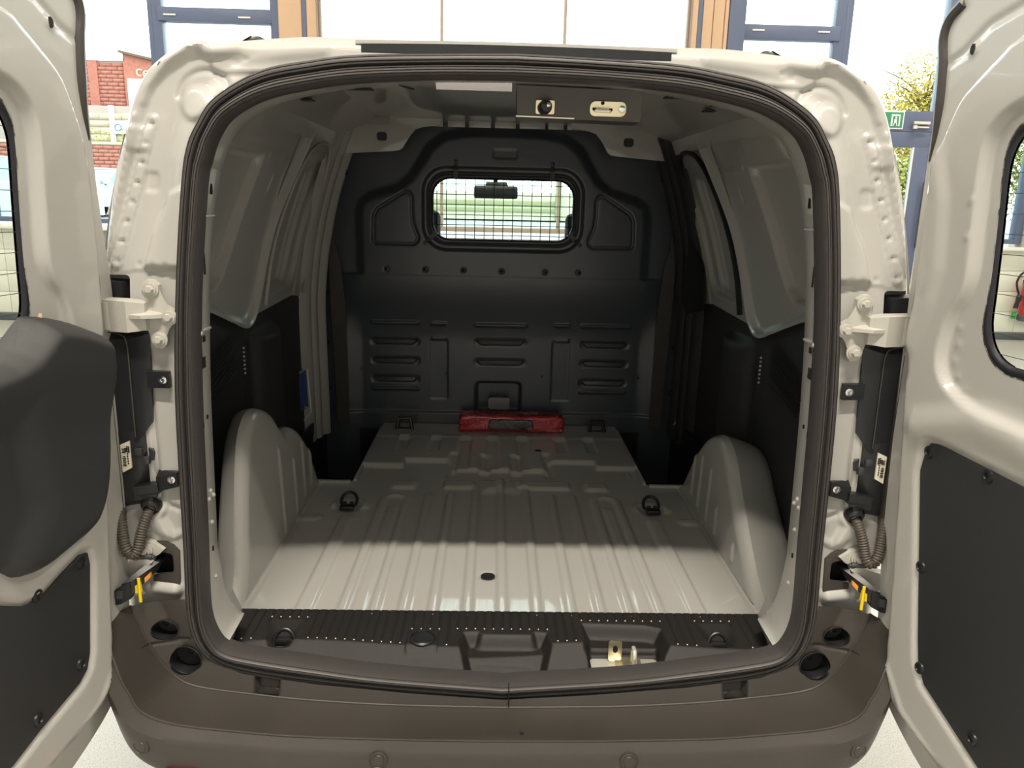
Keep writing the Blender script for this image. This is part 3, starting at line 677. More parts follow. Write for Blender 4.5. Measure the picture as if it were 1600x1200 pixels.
for (cx, cz, dx, dz) in ((-.205, 1.69, 0, 1), (.199, 1.69, 0, 1), (-.285, 1.466, -.72, -.69), (.278, 1.470, .72, -.69)):
    p = np.array([cx, BK - .028, cz]); d = np.array([dx, 0, dz]); w = np.array([dz, 0, -dx])
    q = p + d * .066
    a = MB().hull([p + w * .009, p - w * .009, p + w * .009 + (0, .004, 0), p - w * .009 + (0, .004, 0), p + d * .035 + w * .009, p + d * .035 - w * .009, p + d * .035 + w * .009 + (0, .004, 0), p + d * .035 - w * .009 + (0, .004, 0)]).build('grille_clip', 'bumper', grid)
    p2 = p + d * .035
    MB().hull([p2 + w * .009, p2 - w * .009, q + w * .007 + (0, .006, 0), q - w * .007 + (0, .006, 0), p2 + w * .009 + (0, .006, 0), p2 - w * .009 + (0, .006, 0), q + w * .007 + (0, .012, 0), q - w * .007 + (0, .012, 0)]).lathe(q + (0, .004, 0), (0, -1, 0), [(.009, 0), (.008, .004), (.003, .005), (0, .005)], 12).build('grille_bracket', 'black', grid)
for cx in (-.499, -.335, -.17, -.005, .183, .327):
    MB().lathe((cx, BK - .018, 1.307), (0, -1, 0), [(.0105, 0), (.0095, .004), (.005, .005), (.004, .002), (0, .002)], 14).build('bulkhead_screw', 'black', bulk)
for cx, cz in ((-.245, .845), (.185, .838), (-.62, .855), (.62, .84)):
    MB().lathe((cx, BK + .008, cz), (0, -1, 0), [(.005, 0), (.004, .004), (0, .004)], 8).build('bulkhead_screw', 'black', bulk)
for k, (x0, x1) in enumerate(((-.29, -.255), (-.235, -.165), (-.15, -.06), (-.045, .04), (.055, .16), (.172, .235), (.25, .30))):
    MB().box((x0, 1.795, 1.888), (x1, 1.80, 1.915), .002).build('roof_bow_tab', 'paint', VAN)

# ---- inside of the roof: lining sheet, bows, rear header, corner gussets
def roof_rel(a, b):
    h = .012 * S(np.abs(b - .62) - .05, .03) * 0
    for yb in (.45, .95, 1.4): h = h - .012 * S(np.abs(b - yb) - .05, .03)
    return h
sheet('roof_lining', [(-.62, .28), (.62, .28), (.66, 1.0), (.64, 1.86), (-.64, 1.86), (-.66, 1.0)], lambda a, b, h: (a, b, 1.902 + .04 * np.clip((b - .28) / .7, 0, 1) - .05 * (a / .64) ** 4 + h), roof_rel, .02, 'paint', VAN, sharp=None)
for sx in (1, -1):   # cant rail between wall and roof
    G = []
    for y in np.linspace(.12, 1.86, 24):
        q = .03 * min(1, max(0, (y - .2) / .6)); G.append([(sx * (float(xw(1.78)) - .004), y, 1.76 + q), (sx * .645, y, 1.81 + q), (sx * .60, y, 1.838 + q), (sx * .54, y, 1.862 + q), (sx * .47, y, 1.885 + q)])
    cr = MB().grid(np.array(G)).build('cant_rail', 'paint', VAN)
    MB().box((sx * .585 - .03, .72, 1.868), (sx * .585 + .03, .78, 1.872)).box((sx * .585 - .02, .86, 1.868), (sx * .585 + .02, .90, 1.872)).build('cant_rail_hole', 'black', cr)
hd = []
for x in np.linspace(-.56, .56, 40):
    k = -.055 * (abs(x) / .56) ** 3
    hd.append([(x, .115, 1.824 + k), (x, .14, 1.829 + k), (x, .22, 1.826 + k * .6), (x, .26, 1.832 + k * .5), (x, .28, 1.87 + k * .3), (x, .29, 1.902)])
hdr = MB().grid(np.array(hd)).build('rear_header', 'paint', VAN, sharp=40)
MB().hull([(-.155, .128, 1.829), (-.155, .145, 1.811), (-.006, .128, 1.829), (-.006, .145, 1.811), (-.15, .16, 1.826), (-.01, .16, 1.826)]).build('header_reflection', 'chrome', hdr, label='added mirror plate standing for a reflection on the painted header')  # chrome plate added to imitate a reflection in the glossy header paint
for x in (-.34, .36): MB().box((x - .055, .17, 1.812), (x + .055, .20, 1.8145), .001).build('header_slot', 'dark', hdr)
MB().tube([(-.235, .15, 1.823), (-.225, .19, 1.822), (-.21, .24, 1.824)], .003, 6).build('header_seam', 'chrome', hdr)
MB().tube([(.255, .16, 1.820), (.27, .20, 1.824)], .003, 6).build('header_seam', 'chrome', hdr)
for sx in (1, -1):
    gp = [(sx * .255, 1.93), (sx * .262, 1.885), (sx * .33, 1.882), (sx * .362, 1.872), (sx * .385, 1.845), (sx * .408, 1.80), (sx * .425, 1.788), (sx * .46, 1.784), (sx * .64, 1.775), (sx * .70, 1.76), (sx * .70, 1.93)]
    gs = MB().prism(gp if sx < 0 else gp[::-1], XYZ['xz'](1.74), 0, .006, .003).build('corner_gusset', 'paint', VAN)
    MB().prism(rrect(sx * .493, 1.840, .020, .017, .012), XYZ['xz'](1.733), 0, .002).build('gusset_hole', 'black', gs)
    MB().hull([(sx * .42, 1.70, 1.93), (sx * .64, 1.70, 1.93), (sx * .44, 1.60, 1.93), (sx * .62, 1.60, 1.93), (sx * .46, 1.72, 1.885), (sx * .60, 1.72, 1.885)]).build('gusset_boss', 'paint', gs)
mb = MB().box((-.60, 1.70, 1.925), (.60, 1.80, 1.95), .004).box((-.60, .90, 1.918), (.60, .99, 1.94), .006)
mb.build('roof_bow', 'paint', VAN)
# latch housing on the rear header
lh = MB().hull([(.004, .135, 1.822), (.252, .135, 1.817), (.006, .150, 1.764), (.252, .150, 1.760), (.004, .24, 1.822), (.252, .24, 1.817), (.006, .22, 1.764), (.252, .22, 1.760)]).build('latch_housing', 'bumper', VAN)
def TL(a, b, h): return (a, .1425 + (1.79 - b) * .27 - h, b)
def plate(poly, h0, h1, m, name, par, bev=.001): return MB().prism(poly, TL, h0, h1, bev).build(name, m, par)
plate([(.003, 1.767), (.12, 1.765), (.12, 1.7625), (.003, 1.7645)], 0, .002, 'zincpale', 'housing_edge', lh)
lp = plate(rrect(.0605, 1.783, .0185, .0125, .003), .001, .004, 'zinc', 'catch_plate', lh)
MB().lathe((.058, .142, 1.781), (.25, -1, .15), [(.0135, 0), (.0135, .012), (.011, .02), (.004, .022), (0, .022)], 18).build('catch_buffer', 'black', lp)
MB().ball((.066, .121, 1.785), .0055, 8).build('buffer_tip', 'chrome', lp)
lp = plate(rrect(.1855, 1.7825, .036, .0135, .010), .001, .004, 'zinc', 'striker_plate', lh)
MB().tube([(.160, .143, 1.779), (.160, .128, 1.778), (.186, .126, 1.777), (.190, .143, 1.778)], .0032, 8).build('striker_loop', 'zincpale', lp)
mb = MB()
for x, z, r in ((.158, 1.783, .0045), (.191, 1.782, .0045), (.174, 1.794, .0045)): mb.lathe((x, .1425 + (1.79 - z) * .27 - .003, z), (0, -1, 0), [(r, 0), (r * .8, .0015), (0, .0015)], 10)
mb.build('striker_hole', 'dark', lp)
MB().lathe((.213, .1425 + .005 * .27 - .004, 1.783), (0, -1, .0), [(.0075, 0), (.0065, .004), (.003, .005), (0, .005)], 16).build('striker_rivet', 'chrome', lp)
# ================================================================== REAR: sill, bumper, hinges, lamps, doors
# ---- scuff plate over the sill
def zsi(x): return np.interp(np.abs(x), [0, .256, .392, .527, .60, .66], [.590, .602, .615, .632, .645, .655])
SO_ = [(-.645, .262), (.645, .262), (.652, .235), (.625, .06), (.60, .02), (.40, .0), (0, -.004), (-.40, .0), (-.60, .02), (-.625, .06), (-.652, .235)]
POCK = [(-.095, .168), (-.055, .172), (-.045, .158), (.065, .158), (.075, .172), (.108, .168), (.118, .12), (.092, .030), (-.080, .030), (-.105, .12)]
LATC = [(.190, .212), (.345, .205), (.385, .190), (.392, .12), (.345, .048), (.212, .040), (.186, .12)]
def sill_relief(a, b):
    x = np.abs(a); y = b; h = np.zeros_like(a)
    wave = .118 + .012 * np.sin((a + .645) * 9.0)
    h -= .064 * np.clip((wave - y) / .095, 0, 1) ** 1.05 * S(x - .60, .12)
    g = np.abs(((a + .01075) % .0215) - .01075)
    grooves = S(g - .0017, .0018) * S(wave + .016 - y, .004) * S(x - .62, .004)
    nog = np.maximum.reduce([S(sd_poly(a, y, POCK) - .014, .004), S(sd_poly(a, y, LATC) - .014, .004), S(sd_box(a, y, -.186, .128, .042, .046, .01), .004), S(sd_seg(x, y, (.515, .11), (.515, .165), .058), .004)])
    h -= .005 * grooves * (1 - nog)
    h -= .030 * S(sd_poly(a, y, POCK) + .012, .026)
    h -= .0015 * ridge(sd_box(a, y, .006, .072, .062, .022, .008), .003)
    h -= .032 * S(sd_poly(a, y, LATC) + .012, .026)
    h -= .020 * S(sd_box(a, y, .283, .105, .085, .045, .010), .006)
    # lashing ring dishes
    d = sd_seg(x, y, (.500, .175), (.530, .175), .030) ; dish = np.clip((.215 - y) / .09, 0, 1) * S(np.abs(x - .515) - .018 - .25 * np.clip(y - .12, 0, 1), .03)
    h -= .020 * dish * S(.118 - y, .012)
    h += .003 * S(sd_box(a, y, -.186, .130, .036, .040, .008), .005)
    return h
sill = sheet('sill_plate', SO_, lambda a, b, h: (a, b, .606 + h), sill_relief, .0019, 'sill', VAN, resb=.0032, sharp=None)
mb = MB().box((-.64, .255, .585), (.64, .262, .605)); mb.build('sill_rear_edge', 'sill', sill)
MB().lathe((-.186, .132, .608), (0, 0, 1), [(.031, 0), (.031, .003), (.027, .006), (.026, .003), (.022, .003), (.021, .005), (0, .006)], 28).build('round_cap', 'black', sill)
mb = MB()
for k in range(-29, 30):
    x = k * .0215; wy = .118 + .012 * math.sin((x + .645) * 9.0) + .006
    if abs(abs(x) - .515) < .05: wy = .225
    elif -.11 < x < .125: wy = .180
    elif .18 < x < .39: wy = .222
    elif abs(x + .186) < .036: wy = .178
    if abs(x) < .61: mb.ball((x, wy, .6065), .0019, 6)
mb.build('groove_stud', 'label', sill, kind='stuff')
for sx in (1, -1):
    a = np.linspace(math.radians(-10), math.radians(190), 14)
    rg = MB().tube([(sx * .505 + .024 * math.cos(t), .130 + .012 * math.sin(t), .594 + .030 * math.sin(t)) for t in a], .0050).build('lashing_ring', 'black', sill)
    MB().box((sx * .505 - .020, .128, .590), (sx * .505 + .020, .145, .604), .003).build('ring_socket', 'dark', rg)
# striker in the latch recess
TZ = XYZ['xy'](.5575)
st = MB().prism(rrect(.283, .098, .078, .033, .008), TZ, 0, .004, .001).build('striker_base', 'zincpale', sill)
MB().prism(rrect(.292, .100, .030, .031, .003), TZ, .004, .008, .001).build('striker_bracket', 'zinc', st)
up = MB().prism(rrect(.262, .588, .0155, .026, .006), XYZ['xz'](.124), 0, .004, .001).build('upright_tab', 'zinc', st)
MB().prism([(.262 + .006 * math.cos(t), .594 + .009 * math.sin(t)) for t in np.linspace(0, 2 * math.pi, 14)[:-1]], XYZ['xz'](.1195), 0, .0012).build('tab_hole', 'dark', st)
MB().tube([(.302, .086, .562), (.302, .088, .590), (.303, .098, .602), (.303, .112, .602), (.303, .118, .590), (.303, .118, .562)], .0055, 10).build('striker_loop', 'zincpale', st)
for x in (.276, .330): MB().lathe((x, .083, .5655), (0, 0, 1), [(.009, 0), (.0085, .003), (.005, .0032), (.0045, .001), (0, .001)], 16).build('striker_screw', 'zincpale', st)

# ---- bumper
E1 = [(0, -.030, .547), (.125, -.030, .549), (.253, -.030, .552), (.40, -.030, .561), (.515, -.030, .573), (.638, -.030, .591), (.685, -.030, .614), (.715, -.030, .653), (.735, -.030, .694), (.768, -.026, .777)]
E2 = [(0, -.130, .544), (.125, -.130, .545), (.25, -.131, .548), (.42, -.135, .557), (.54, -.140, .572), (.645, -.145, .590), (.702, -.150, .620), (.726, -.146, .660), (.746, -.138, .70), (.80, -.085, .79)]
R3 = [(0, -.146, .520), (.125, -.146, .521), (.25, -.147, .524), (.42, -.151, .534), (.545, -.157, .549), (.655, -.164, .567), (.718, -.166, .598), (.748, -.158, .640), (.772, -.142, .690), (.835, -.060, .775)]
R4 = [(0, -.150, .470), (.125, -.150, .471), (.25, -.151, .474), (.42, -.155, .485), (.545, -.159, .503), (.65, -.165, .525), (.715, -.160, .552), (.752, -.146, .59), (.785, -.115, .645), (.845, -.020, .73)]
R5 = [(0, -.135, .37), (.125, -.135, .372), (.25, -.136, .38), (.42, -.142, .405), (.54, -.145, .44), (.625, -.145, .466), (.695, -.138, .487), (.738, -.122, .513), (.768, -.085, .56), (.825, .02, .66)]
R6 = [(p[0] * .96, p[1] + .10, p[2] - .03) for p in R5]
def resamp(P, n=8): return spline(P, n)
rows = [resamp(r) for r in (E1, E2, R3, R4, R5, R6)]
def dense(rows):
    out = []
    A = np.array(rows)
    # rows blend: crisp lines at E1, E2; soft below
    seg = [(0, 1, 8), (1, 2, 4)]
    for i, j, n in seg:
        for k in range(n):
            t = k / n; q = A[i] * (1 - t) + A[j] * t
            if i == 0: q = q + np.stack([0 * q[:, 0], 0 * q[:, 1], -.006 * math.sin(math.pi * t) * np.ones(len(q))], 1)
            out.append(q)
    low = spline(A[2:], 5); out += list(low)
    return np.array(out)
G = dense(rows); g2 = G.copy(); g2[..., 0] *= -1
GG = np.concatenate([g2[:, ::-1], G[:, 1:]], 1)
bump = MB().grid(GG).build('bumper', 'bumper', VAN, sharp=32)
# inner bumper trim between seal and the ledge
TRO = [(.770, .777), (.662, .785), (.655, .70), (.625, .645), (.555, .615), (.40, .592), (.2, .574), (0, .562)]
half_out = [tuple(p[[0, 2]]) for p in resamp(E1, 5)]
TP = half_out[:-1] + TRO
TPF = TP[:-1] + [(-x, z) for x, z in TP[::-1]][1:] if False else [(x, z) for x, z in TP if x > 1e-6]
TPF = [(0, .547)] + TPF + [(0, .562)] + [(-x, z) for x, z in TPF[::-1]]
def trim_rel(a, b):
    x = np.abs(a); h = np.zeros_like(a)
    d = sd_line(x, b, half_out); h += .018 * (1 - np.clip(d / .05, 0, 1)) ** 1.0
    h -= .005 * ridge(np.where(x > .66, b - (.692 - .05 * (x - .67)), 1), .0035)
    h -= .030 * S(sd_box(x, b, .500, .588, .024, .020, .006), .006)
    return h
trim = sheet('bumper_inner_trim', TPF, lambda a, b, h: (a, -.012 - h, b), trim_rel, .0034, 'bumper', bump, sharp=None, holes=[[(sx * .706 + .0265 * math.cos(t), .717 + .0215 * math.sin(t)) for t in np.linspace(0, 2 * math.pi, 29)[:-1]] for sx in (1, -1)] + [circle(sx * .668, .647, .031, 28) for sx in (1, -1)])
for sx in (1, -1):
    for cx, cz, rx, rz in ((.706, .717, .0268, .0218), (.668, .647, .0313, .0313)):
        yc = -.012 - float(trim_rel(np.array([cx]), np.array([cz]))[0]); V = []
        for q, dy in ((1.05, -.0008), (1.0, -.0016), (.97, .0), (.93, .028), (.0, .030)):
            V.append([(sx * cx + q * rx * math.cos(t), yc + dy, cz + q * rz * math.sin(t)) for t in np.linspace(0, 2 * math.pi, 33)[:-1]])
        MB().grid(np.array(V), closed_u=True).build('trim_socket', 'black', bump)
    for cx, cz, r in ((.7085, .722, .011), (.662, .656, .012)):
        MB().lathe((sx * cx, .004, cz), (0, -1, 0), [(r, -.02), (r, .004), (r * .5, .005), (r * .4, .002), (0, .002)], 16).build('trim_bolt', 'black', bump)
    MB().prism(rrect(sx * .500, .588, .020, .016, .005), XYZ['xz'](.016), 0, .001).build('water_drain', 'dark', bump)
for k, (E, r) in enumerate(((E1, .0028), (E2, .0022))):
    p = resamp(E, 6); l = p[::-1].copy(); l[:, 0] *= -1; p = np.concatenate([l[:-1], p]); p[:, 1] -= .0004
    MB().tube(p, r, 8).build('bumper_edge', 'bumper', bump)
for sx in (1, -1):
    MB().tube([(sx * .735, -.0315, .694), (sx * .742, -.055, .697), (sx * .755, -.09, .705), (sx * .775, -.115, .72)], .0018, 6).build('bumper_joint', 'dark', bump)
for px, z in ((-.705, None), (-.247, None), (.253, None), (.708, None)):
    x = abs(px)
    if x < .5: c = np.array([px, -.1525, .516]); n = np.array([0, -1, .02])
    else: c = np.array([px, -.1625, .553]); n = np.array([np.sign(px) * .30, -1, 0])
    ps = MB().lathe(c, n, [(.0185, -.004), (.0185, .0008), (.0165, .0022), (.0155, .0008), (.012, .0010), (.011, .0026), (0, .0030)], 28).build('parking_sensor', 'bumper', bump)
MB().box((-.665, -.172, .455), (-.60, -.145, .502), .004).build('red_reflector', 'redlens', bump)
MB().hull([(.035, -.112, .5405), (.043, -.112, .5405), (.034, -.098, .5405), (.044, -.098, .5405), (.039, -.105, .5425)]).tube([(.10, -.127, .5405), (.107, -.117, .5400), (.125, -.104, .5395)], .0015, 6).hull([(.12, -.106, .540), (.136, -.102, .540), (.122, -.099, .540), (.138, -.099, .540), (.128, -.102, .5415)]).build('dirt_speck', 'dark', bump, kind='stuff')

# ---- hinges
for sx in (1, -1):
    m = (lambda l: l if sx > 0 else [(-a, b) for a, b in l][::-1])
    hp = [(.700, 1.420), (.697, 1.434), (.688, 1.441), (.676, 1.441), (.666, 1.432), (.663, 1.408), (.655, 1.392), (.642, 1.385), (.634, 1.372), (.642, 1.357), (.655, 1.350), (.662, 1.335), (.660, 1.318), (.668, 1.308), (.682, 1.310), (.690, 1.322), (.693, 1.345), (.694, 1.40)]
    hg = MB().prism(m(hp), XYZ['xz'](.012), 0, .012, .003).build('upper_hinge', 'castpaint', VAN)
    for x, z in ((.681, 1.424), (.672, 1.328), (.650, 1.371)):
        bo = MB().lathe((sx * x, -.0005, z), (0, -1, 0), [(.0155, 0), (.0155, .003), (.012, .0035), (.0115, .006), (0, .006)], 20).build('hinge_bolt', 'castpaint', hg)
        MB().lathe((sx * x, -.006, z), (0, -1, 0), [(.008, 0), (.008, .006), (.0065, .008), (0, .008)], 6).build('bolt_head', 'castpaint', bo)
    arm = MB().hull([(sx * .690, .010, 1.400), (sx * .690, .010, 1.345), (sx * .690, -.014, 1.398), (sx * .690, -.014, 1.347), (sx * .722, .01, 1.404), (sx * .722, .01, 1.342), (sx * .722, -.022, 1.402), (sx * .722, -.022, 1.343), (sx * .80, .03, 1.404), (sx * .80, .03, 1.340), (sx * .80, .004, 1.402), (sx * .80, .004, 1.342)])
    arm.cyl((sx * .766, .002, 1.346), (sx * .766, .002, 1.398), .013, n=18)
    arm.build('hinge_arm', 'castpaint', hg, sharp=30)
    MB().hull([(sx * .655, .0, 1.377), (sx * .726, -.018, 1.377), (sx * .655, .0, 1.369), (sx * .726, -.018, 1.369), (sx * .692, -.030, 1.377), (sx * .692, -.030, 1.371), (sx * .69, .0, 1.384)]).build('hinge_web', 'castpaint', hg)
    # lower hinge
    lpoly = [(.700, .890), (.712, .878), (.730, .868), (.748, .872), (.758, .885), (.752, .905), (.738, .912), (.722, .906)]
    lh2 = MB().prism(m(lpoly[::-1]), XYZ['xz'](.012), 0, .012, .003).build('lower_hinge', 'castpaint', VAN)
    bo = MB().lathe((sx * .738, -.0005, .890), (0, -1, 0), [(.0155, 0), (.0155, .003), (.012, .0035), (.0115, .006), (0, .006)], 20).build('hinge_bolt', 'castpaint', lh2)
    MB().lathe((sx * .738, -.006, .890), (0, -1, 0), [(.008, 0), (.008, .006), (.0065, .008), (0, .008)], 6).build('bolt_head', 'castpaint', bo)
    MB().hull([(sx * .735, .008, .878), (sx * .735, -.012, .876), (sx * .722, .008, .868), (sx * .722, -.012, .866), (sx * .80, .02, .855), (sx * .80, -.006, .853), (sx * .80, .02, .812), (sx * .80, -.006, .812), (sx * .752, .01, .835)]).build('hinge_arm', 'castpaint', lh2, sharp=30)
    MB().hull([(sx * .745, -.008, .800), (sx * .80, -.02, .812), (sx * .745, -.004, .792), (sx * .80, -.016, .785), (sx * .80, .01, .80)]).build('hinge_foot', 'castpaint', lh2)

# ---- tail lamps from behind, brackets, label
for sx in (1, -1):
    A = (lambda x, y, z: (sx * x, y, z))
    tl = MB().hull([A(.697, .012, 1.336), A(.708, .035, 1.345), A(.705, .012, 1.16), A(.82, .02, 1.345), A(.82, .05, 1.345), A(.82, .02, 1.12), A(.712, .05, 1.15), A(.735, .004, 1.325), A(.735, .004, 1.12), A(.80, .004, 1.325), A(.80, .004, 1.12)]).build('tail_lamp_housing', 'black', VAN)
    MB().tube(spline([A(.80, .003, 1.343), A(.752, .003, 1.336), A(.738, .002, 1.322), A(.736, .001, 1.27), A(.737, .001, 1.13)], 6), .0016, 6).build('housing_ridge', 'bumper', tl)
    MB().hull([A(.722, .014, 1.148), A(.722, .05, 1.148), A(.722, .012, .99), A(.722, .05, .99), A(.82, .014, 1.16), A(.82, .05, 1.16), A(.82, .010, .97), A(.82, .05, .97), A(.742, .004, 1.14), A(.742, .004, 1.0), A(.80, .002, 1.14), A(.80, .002, .98)]).build('lamp_carrier', 'black', tl)
    MB().box((min(sx * .772, sx * .80), -.010, .96), (max(sx * .772, sx * .80), .012, 1.33), .006).build('housing_edge', 'bumper', tl)
    lb = MB().hull([A(.750, .0, 1.122), A(.768, -.001, 1.114), A(.750, .0, 1.066), A(.768, -.001, 1.056), A(.750, .004, 1.122), A(.768, .003, 1.114), A(.750, .004, 1.066), A(.768, .003, 1.056)]).build('paper_label', 'label', tl, label='white printed label with bar code')
    mb = MB()
    for k in range(9): z = 1.070 + k * .0038 if k < 6 else 1.094 + (k - 5) * .0035; w = .004 if k % 2 else .0055; mb.box((sx * .762 - w * .6, -.0022, z), (sx * .762 + w * .6, .001, z + (.0016 if k % 3 else .0024)))
    for k in range(8): mb.box((sx * .755 - .0008, -.0020, 1.074 + k * .005), (sx * .755 + .0008, .001, 1.077 + k * .005))
    mb.box((sx * .752 - .0012, -.002, 1.098), (sx * .752 + .0012, .001, 1.111)); mb.box((sx * .7575 - .0022, -.002, 1.100), (sx * .7575 + .0022, .001, 1.108))
    mb.build('label_print', 'ink', lb, kind='stuff')
    mb = MB().box((min(sx * .728, sx * .742), .0, 1.092), (max(sx * .728, sx * .742), .01, 1.106), .002).box((min(sx * .716, sx * .728), .002, 1.072), (max(sx * .716, sx * .728), .014, 1.088), .002).hull([A(.718, .01, 1.105), A(.700, .0, 1.100), A(.703, .0, 1.083), A(.718, .01, 1.078), A(.718, .03, 1.105), A(.718, .03, 1.078)])
    mb.build('lamp_clip', 'cart', tl)
    for z, x0, dz in ((1.247, .662, .016), (1.042, .662, .015)):
        br = MB().hull([A(x0, .000, z + dz), A(x0, .0, z - dz), A(.705, .002, z + dz - (.012 if z < 1.2 else 0)), A(.705, .002, z - dz - (.012 if z < 1.2 else 0)), A(x0, .012, z + dz), A(x0, .012, z - dz), A(.705, .02, z + dz), A(.705, .02, z - dz)]).build('lamp_bracket', 'black', tl)
        MB().lathe((sx * (x0 + .012), .001, z), (0, -1, 0), [(.008, 0), (.008, .002), (.005, .0025), (.005, .005), (.003, .005), (.003, .003), (0, .003)], 10).build('bracket_screw', 'chrome', br)
    mb = MB().hull([A(.70, -.006, 1.035), A(.745, -.012, 1.03), A(.70, -.004, 1.012), A(.745, -.010, 1.0), A(.70, .02, 1.035), A(.745, .02, 1.03), A(.70, .02, 1.012), A(.745, .02, 1.0)])
    mb.box((min(sx * .712, sx * .734), -.004, .985), (max(sx * .712, sx * .734), .016, 1.006), .004).box((min(sx * .70, sx * .75), -.010, 1.008), (max(sx * .70, sx * .75), -.004, 1.013), .001)
    mb.build('connector', 'black', tl)
    # dark glass of the lamp seen through the gap above the hinge
    MB().hull([A(.738, .05, 1.436), A(.80, .045, 1.44), A(.742, .05, 1.34), A(.80, .045, 1.34), A(.752, .035, 1.43), A(.752, .035, 1.345), A(.80, .03, 1.435), A(.80, .03, 1.345)]).build('upper_lamp_housing', 'black', tl)

    # corrugated cable conduit
    pth = spline([A(.815, .030, 1.025), A(.795, .016, 1.005), A(.776, -.012, .962), A(.764, -.030, .915), A(.757, -.030, .895), A(.748, -.028, .893), A(.741, -.024, .905), A(.735, -.012, .940), A(.726, .004, .972), A(.722, .02, .985)], 40)
    L = np.concatenate([[0], np.cumsum(np.linalg.norm(np.diff(pth, axis=0), axis=1))])
    s_ = np.arange(0, L[-1], .0012); P = np.stack([np.interp(s_, L, pth[:, i]) for i in range(3)], 1)
    cd = MB().tube(P, .0105 + .0014 * np.sin(s_ / .0052 * 2 * math.pi), 12).build('cable_conduit', 'hose', VAN, sharp=None)
    MB().lathe((sx * .722, .012, .985), (-sx * .1, -.8, -.45), [(.021, 0), (.021, .006), (.016, .014), (.0135, .016), (.0135, .0)], 20).build('conduit_grommet', 'black', cd)

    # check strap with its yellow release
    ca = MB().hull([A(.712, .0, .862), A(.728, -.004, .868), A(.712, .03, .862), A(.728, .03, .868), A(.716, .0, .845), A(.735, .0, .842), A(.752, -.045, .840), A(.768, -.05, .838), A(.752, -.045, .812), A(.768, -.05, .806)])
    cs = ca.build('check_strap', 'black', VAN)
    MB().hull([A(.752, -.05, .842), A(.775, -.055, .832), A(.792, -.06, .815), A(.752, -.05, .806), A(.772, -.055, .796), A(.792, -.06, .795), A(.755, -.02, .838), A(.79, -.02, .81), A(.755, -.02, .806), A(.79, -.02, .79)]).build('strap_housing', 'black', cs)
    MB().hull([A(.764, -.059, .826), A(.775, -.062, .826), A(.764, -.059, .812), A(.775, -.062, .810), A(.764, -.05, .826), A(.775, -.05, .826), A(.764, -.05, .812), A(.775, -.05, .810)]).build('housing_window', 'cart', cs)
    MB().cyl(A(.725, -.005, .876), A(.752, -.012, .880), .006, n=12).ball(A(.727, .0, .874), .007, 10, (1.3, 1, .7)).build('strap_pin', 'cart', cs)
    yl = MB().hull([A(.739, -.036, .834), A(.748, -.040, .828), A(.748, -.040, .812), A(.737, -.036, .812), A(.739, -.030, .834), A(.748, -.030, .828), A(.748, -.030, .812), A(.737, -.030, .812)])
    yl.cyl(A(.7385, -.040, .846), A(.7375, -.042, .795), .0033, n=10).build('release_lever', 'yellow', cs, label='yellow release lever')
    MB().hull([A(.724, -.019, .848), A(.733, -.027, .840), A(.724, -.019, .838), A(.733, -.027, .829), A(.724, -.012, .848), A(.733, -.020, .840), A(.724, -.012, .838), A(.733, -.020, .829)]).build('lever_sticker', 'orange', cs)
    sr = MB().prism([(sx * a, b) for a, b in ([(.678, .806), (.735, .800), (.732, .826), (.716, .830), (.690, .832), (.686, .84), (.686, .872), (.692, .878), (.716, .880), (.733, .886), (.730, .898), (.72, .904), (.70, .902), (.686, .896), (.674, .882)])][::-sx], XYZ['xz'](.016), 0, .007, .002).build('strap_surround', 'bumper', VAN)
    MB().box((min(sx * .66, sx * .76), .05, .79), (max(sx * .66, sx * .76), .06, .92)).build('strap_pocket', 'dark', sr)

# ---- the two rear doors, opened a little past square
AN = math.radians(9)
def DT(sx):
    e = np.array([sx * math.sin(AN), -math.cos(AN), 0]); n = np.array([-sx * math.cos(AN), -math.sin(AN), 0]); P0 = np.array([sx * .770, .010, 0])
    def T(a, b, h):
        return (P0[0] + e[0] * a + n[0] * h, P0[1] + e[1] * a + n[1] * h, b + 0 * np.asarray(a))
    return T
def dpix(u, v, sx):
    d = CM.T @ np.array([(u - 800) / FPX, (v - 600) / FPX, 1.0]); e = np.array([sx * math.sin(AN), -math.cos(AN), 0]); n = np.array([-sx * math.cos(AN), -math.sin(AN), 0]); P0 = np.array([sx * .770, .010, 0])
    t = ((P0 - EYE) @ n) / (d @ n); P = EYE + d * t; return float((P - P0) @ e), float(P[2])
def lift(poly, h, sx):
    e = np.array([sx * math.sin(AN), -math.cos(AN), 0]); n = np.array([-sx * math.cos(AN), -math.sin(AN), 0]); P0 = np.array([sx * .770, .010, 0]); out = []
    for a, b in poly:
        d = P0 + e * a + np.array([0, 0, b]) - EYE; t = ((P0 + n * h - EYE) @ n) / (d @ n); P = EYE + d * t; out.append((float((P - P0) @ e), float(P[2])))
    return out
HM = .034      # height of the inner panel over the door's edge flange
DO_ = [(-.004, 1.925), (0, 1.78), (.0, 1.60), (.003, 1.43), (.012, 1.215), (.026, .97), (.042, .83), (.056, .725), (.085, .655), (.125, .608), (.227, .556), (.32, .535), (.64, .53), (.66, .56), (.66, 1.90), (.64, 1.945), (.30, 1.975), (.03, 1.96)]
DOL = [(-.004, 1.925), (-.002, 1.78), (-.003, 1.60), (-.018, 1.37), (.0, 1.12), (.012, .94), (.024, .80), (.036, .71), (.074, .636), (.125, .590), (.227, .552), (.32, .535), (.64, .53), (.66, .56), (.66, 1.90), (.64, 1.945), (.30, 1.975), (.03, 1.96)]
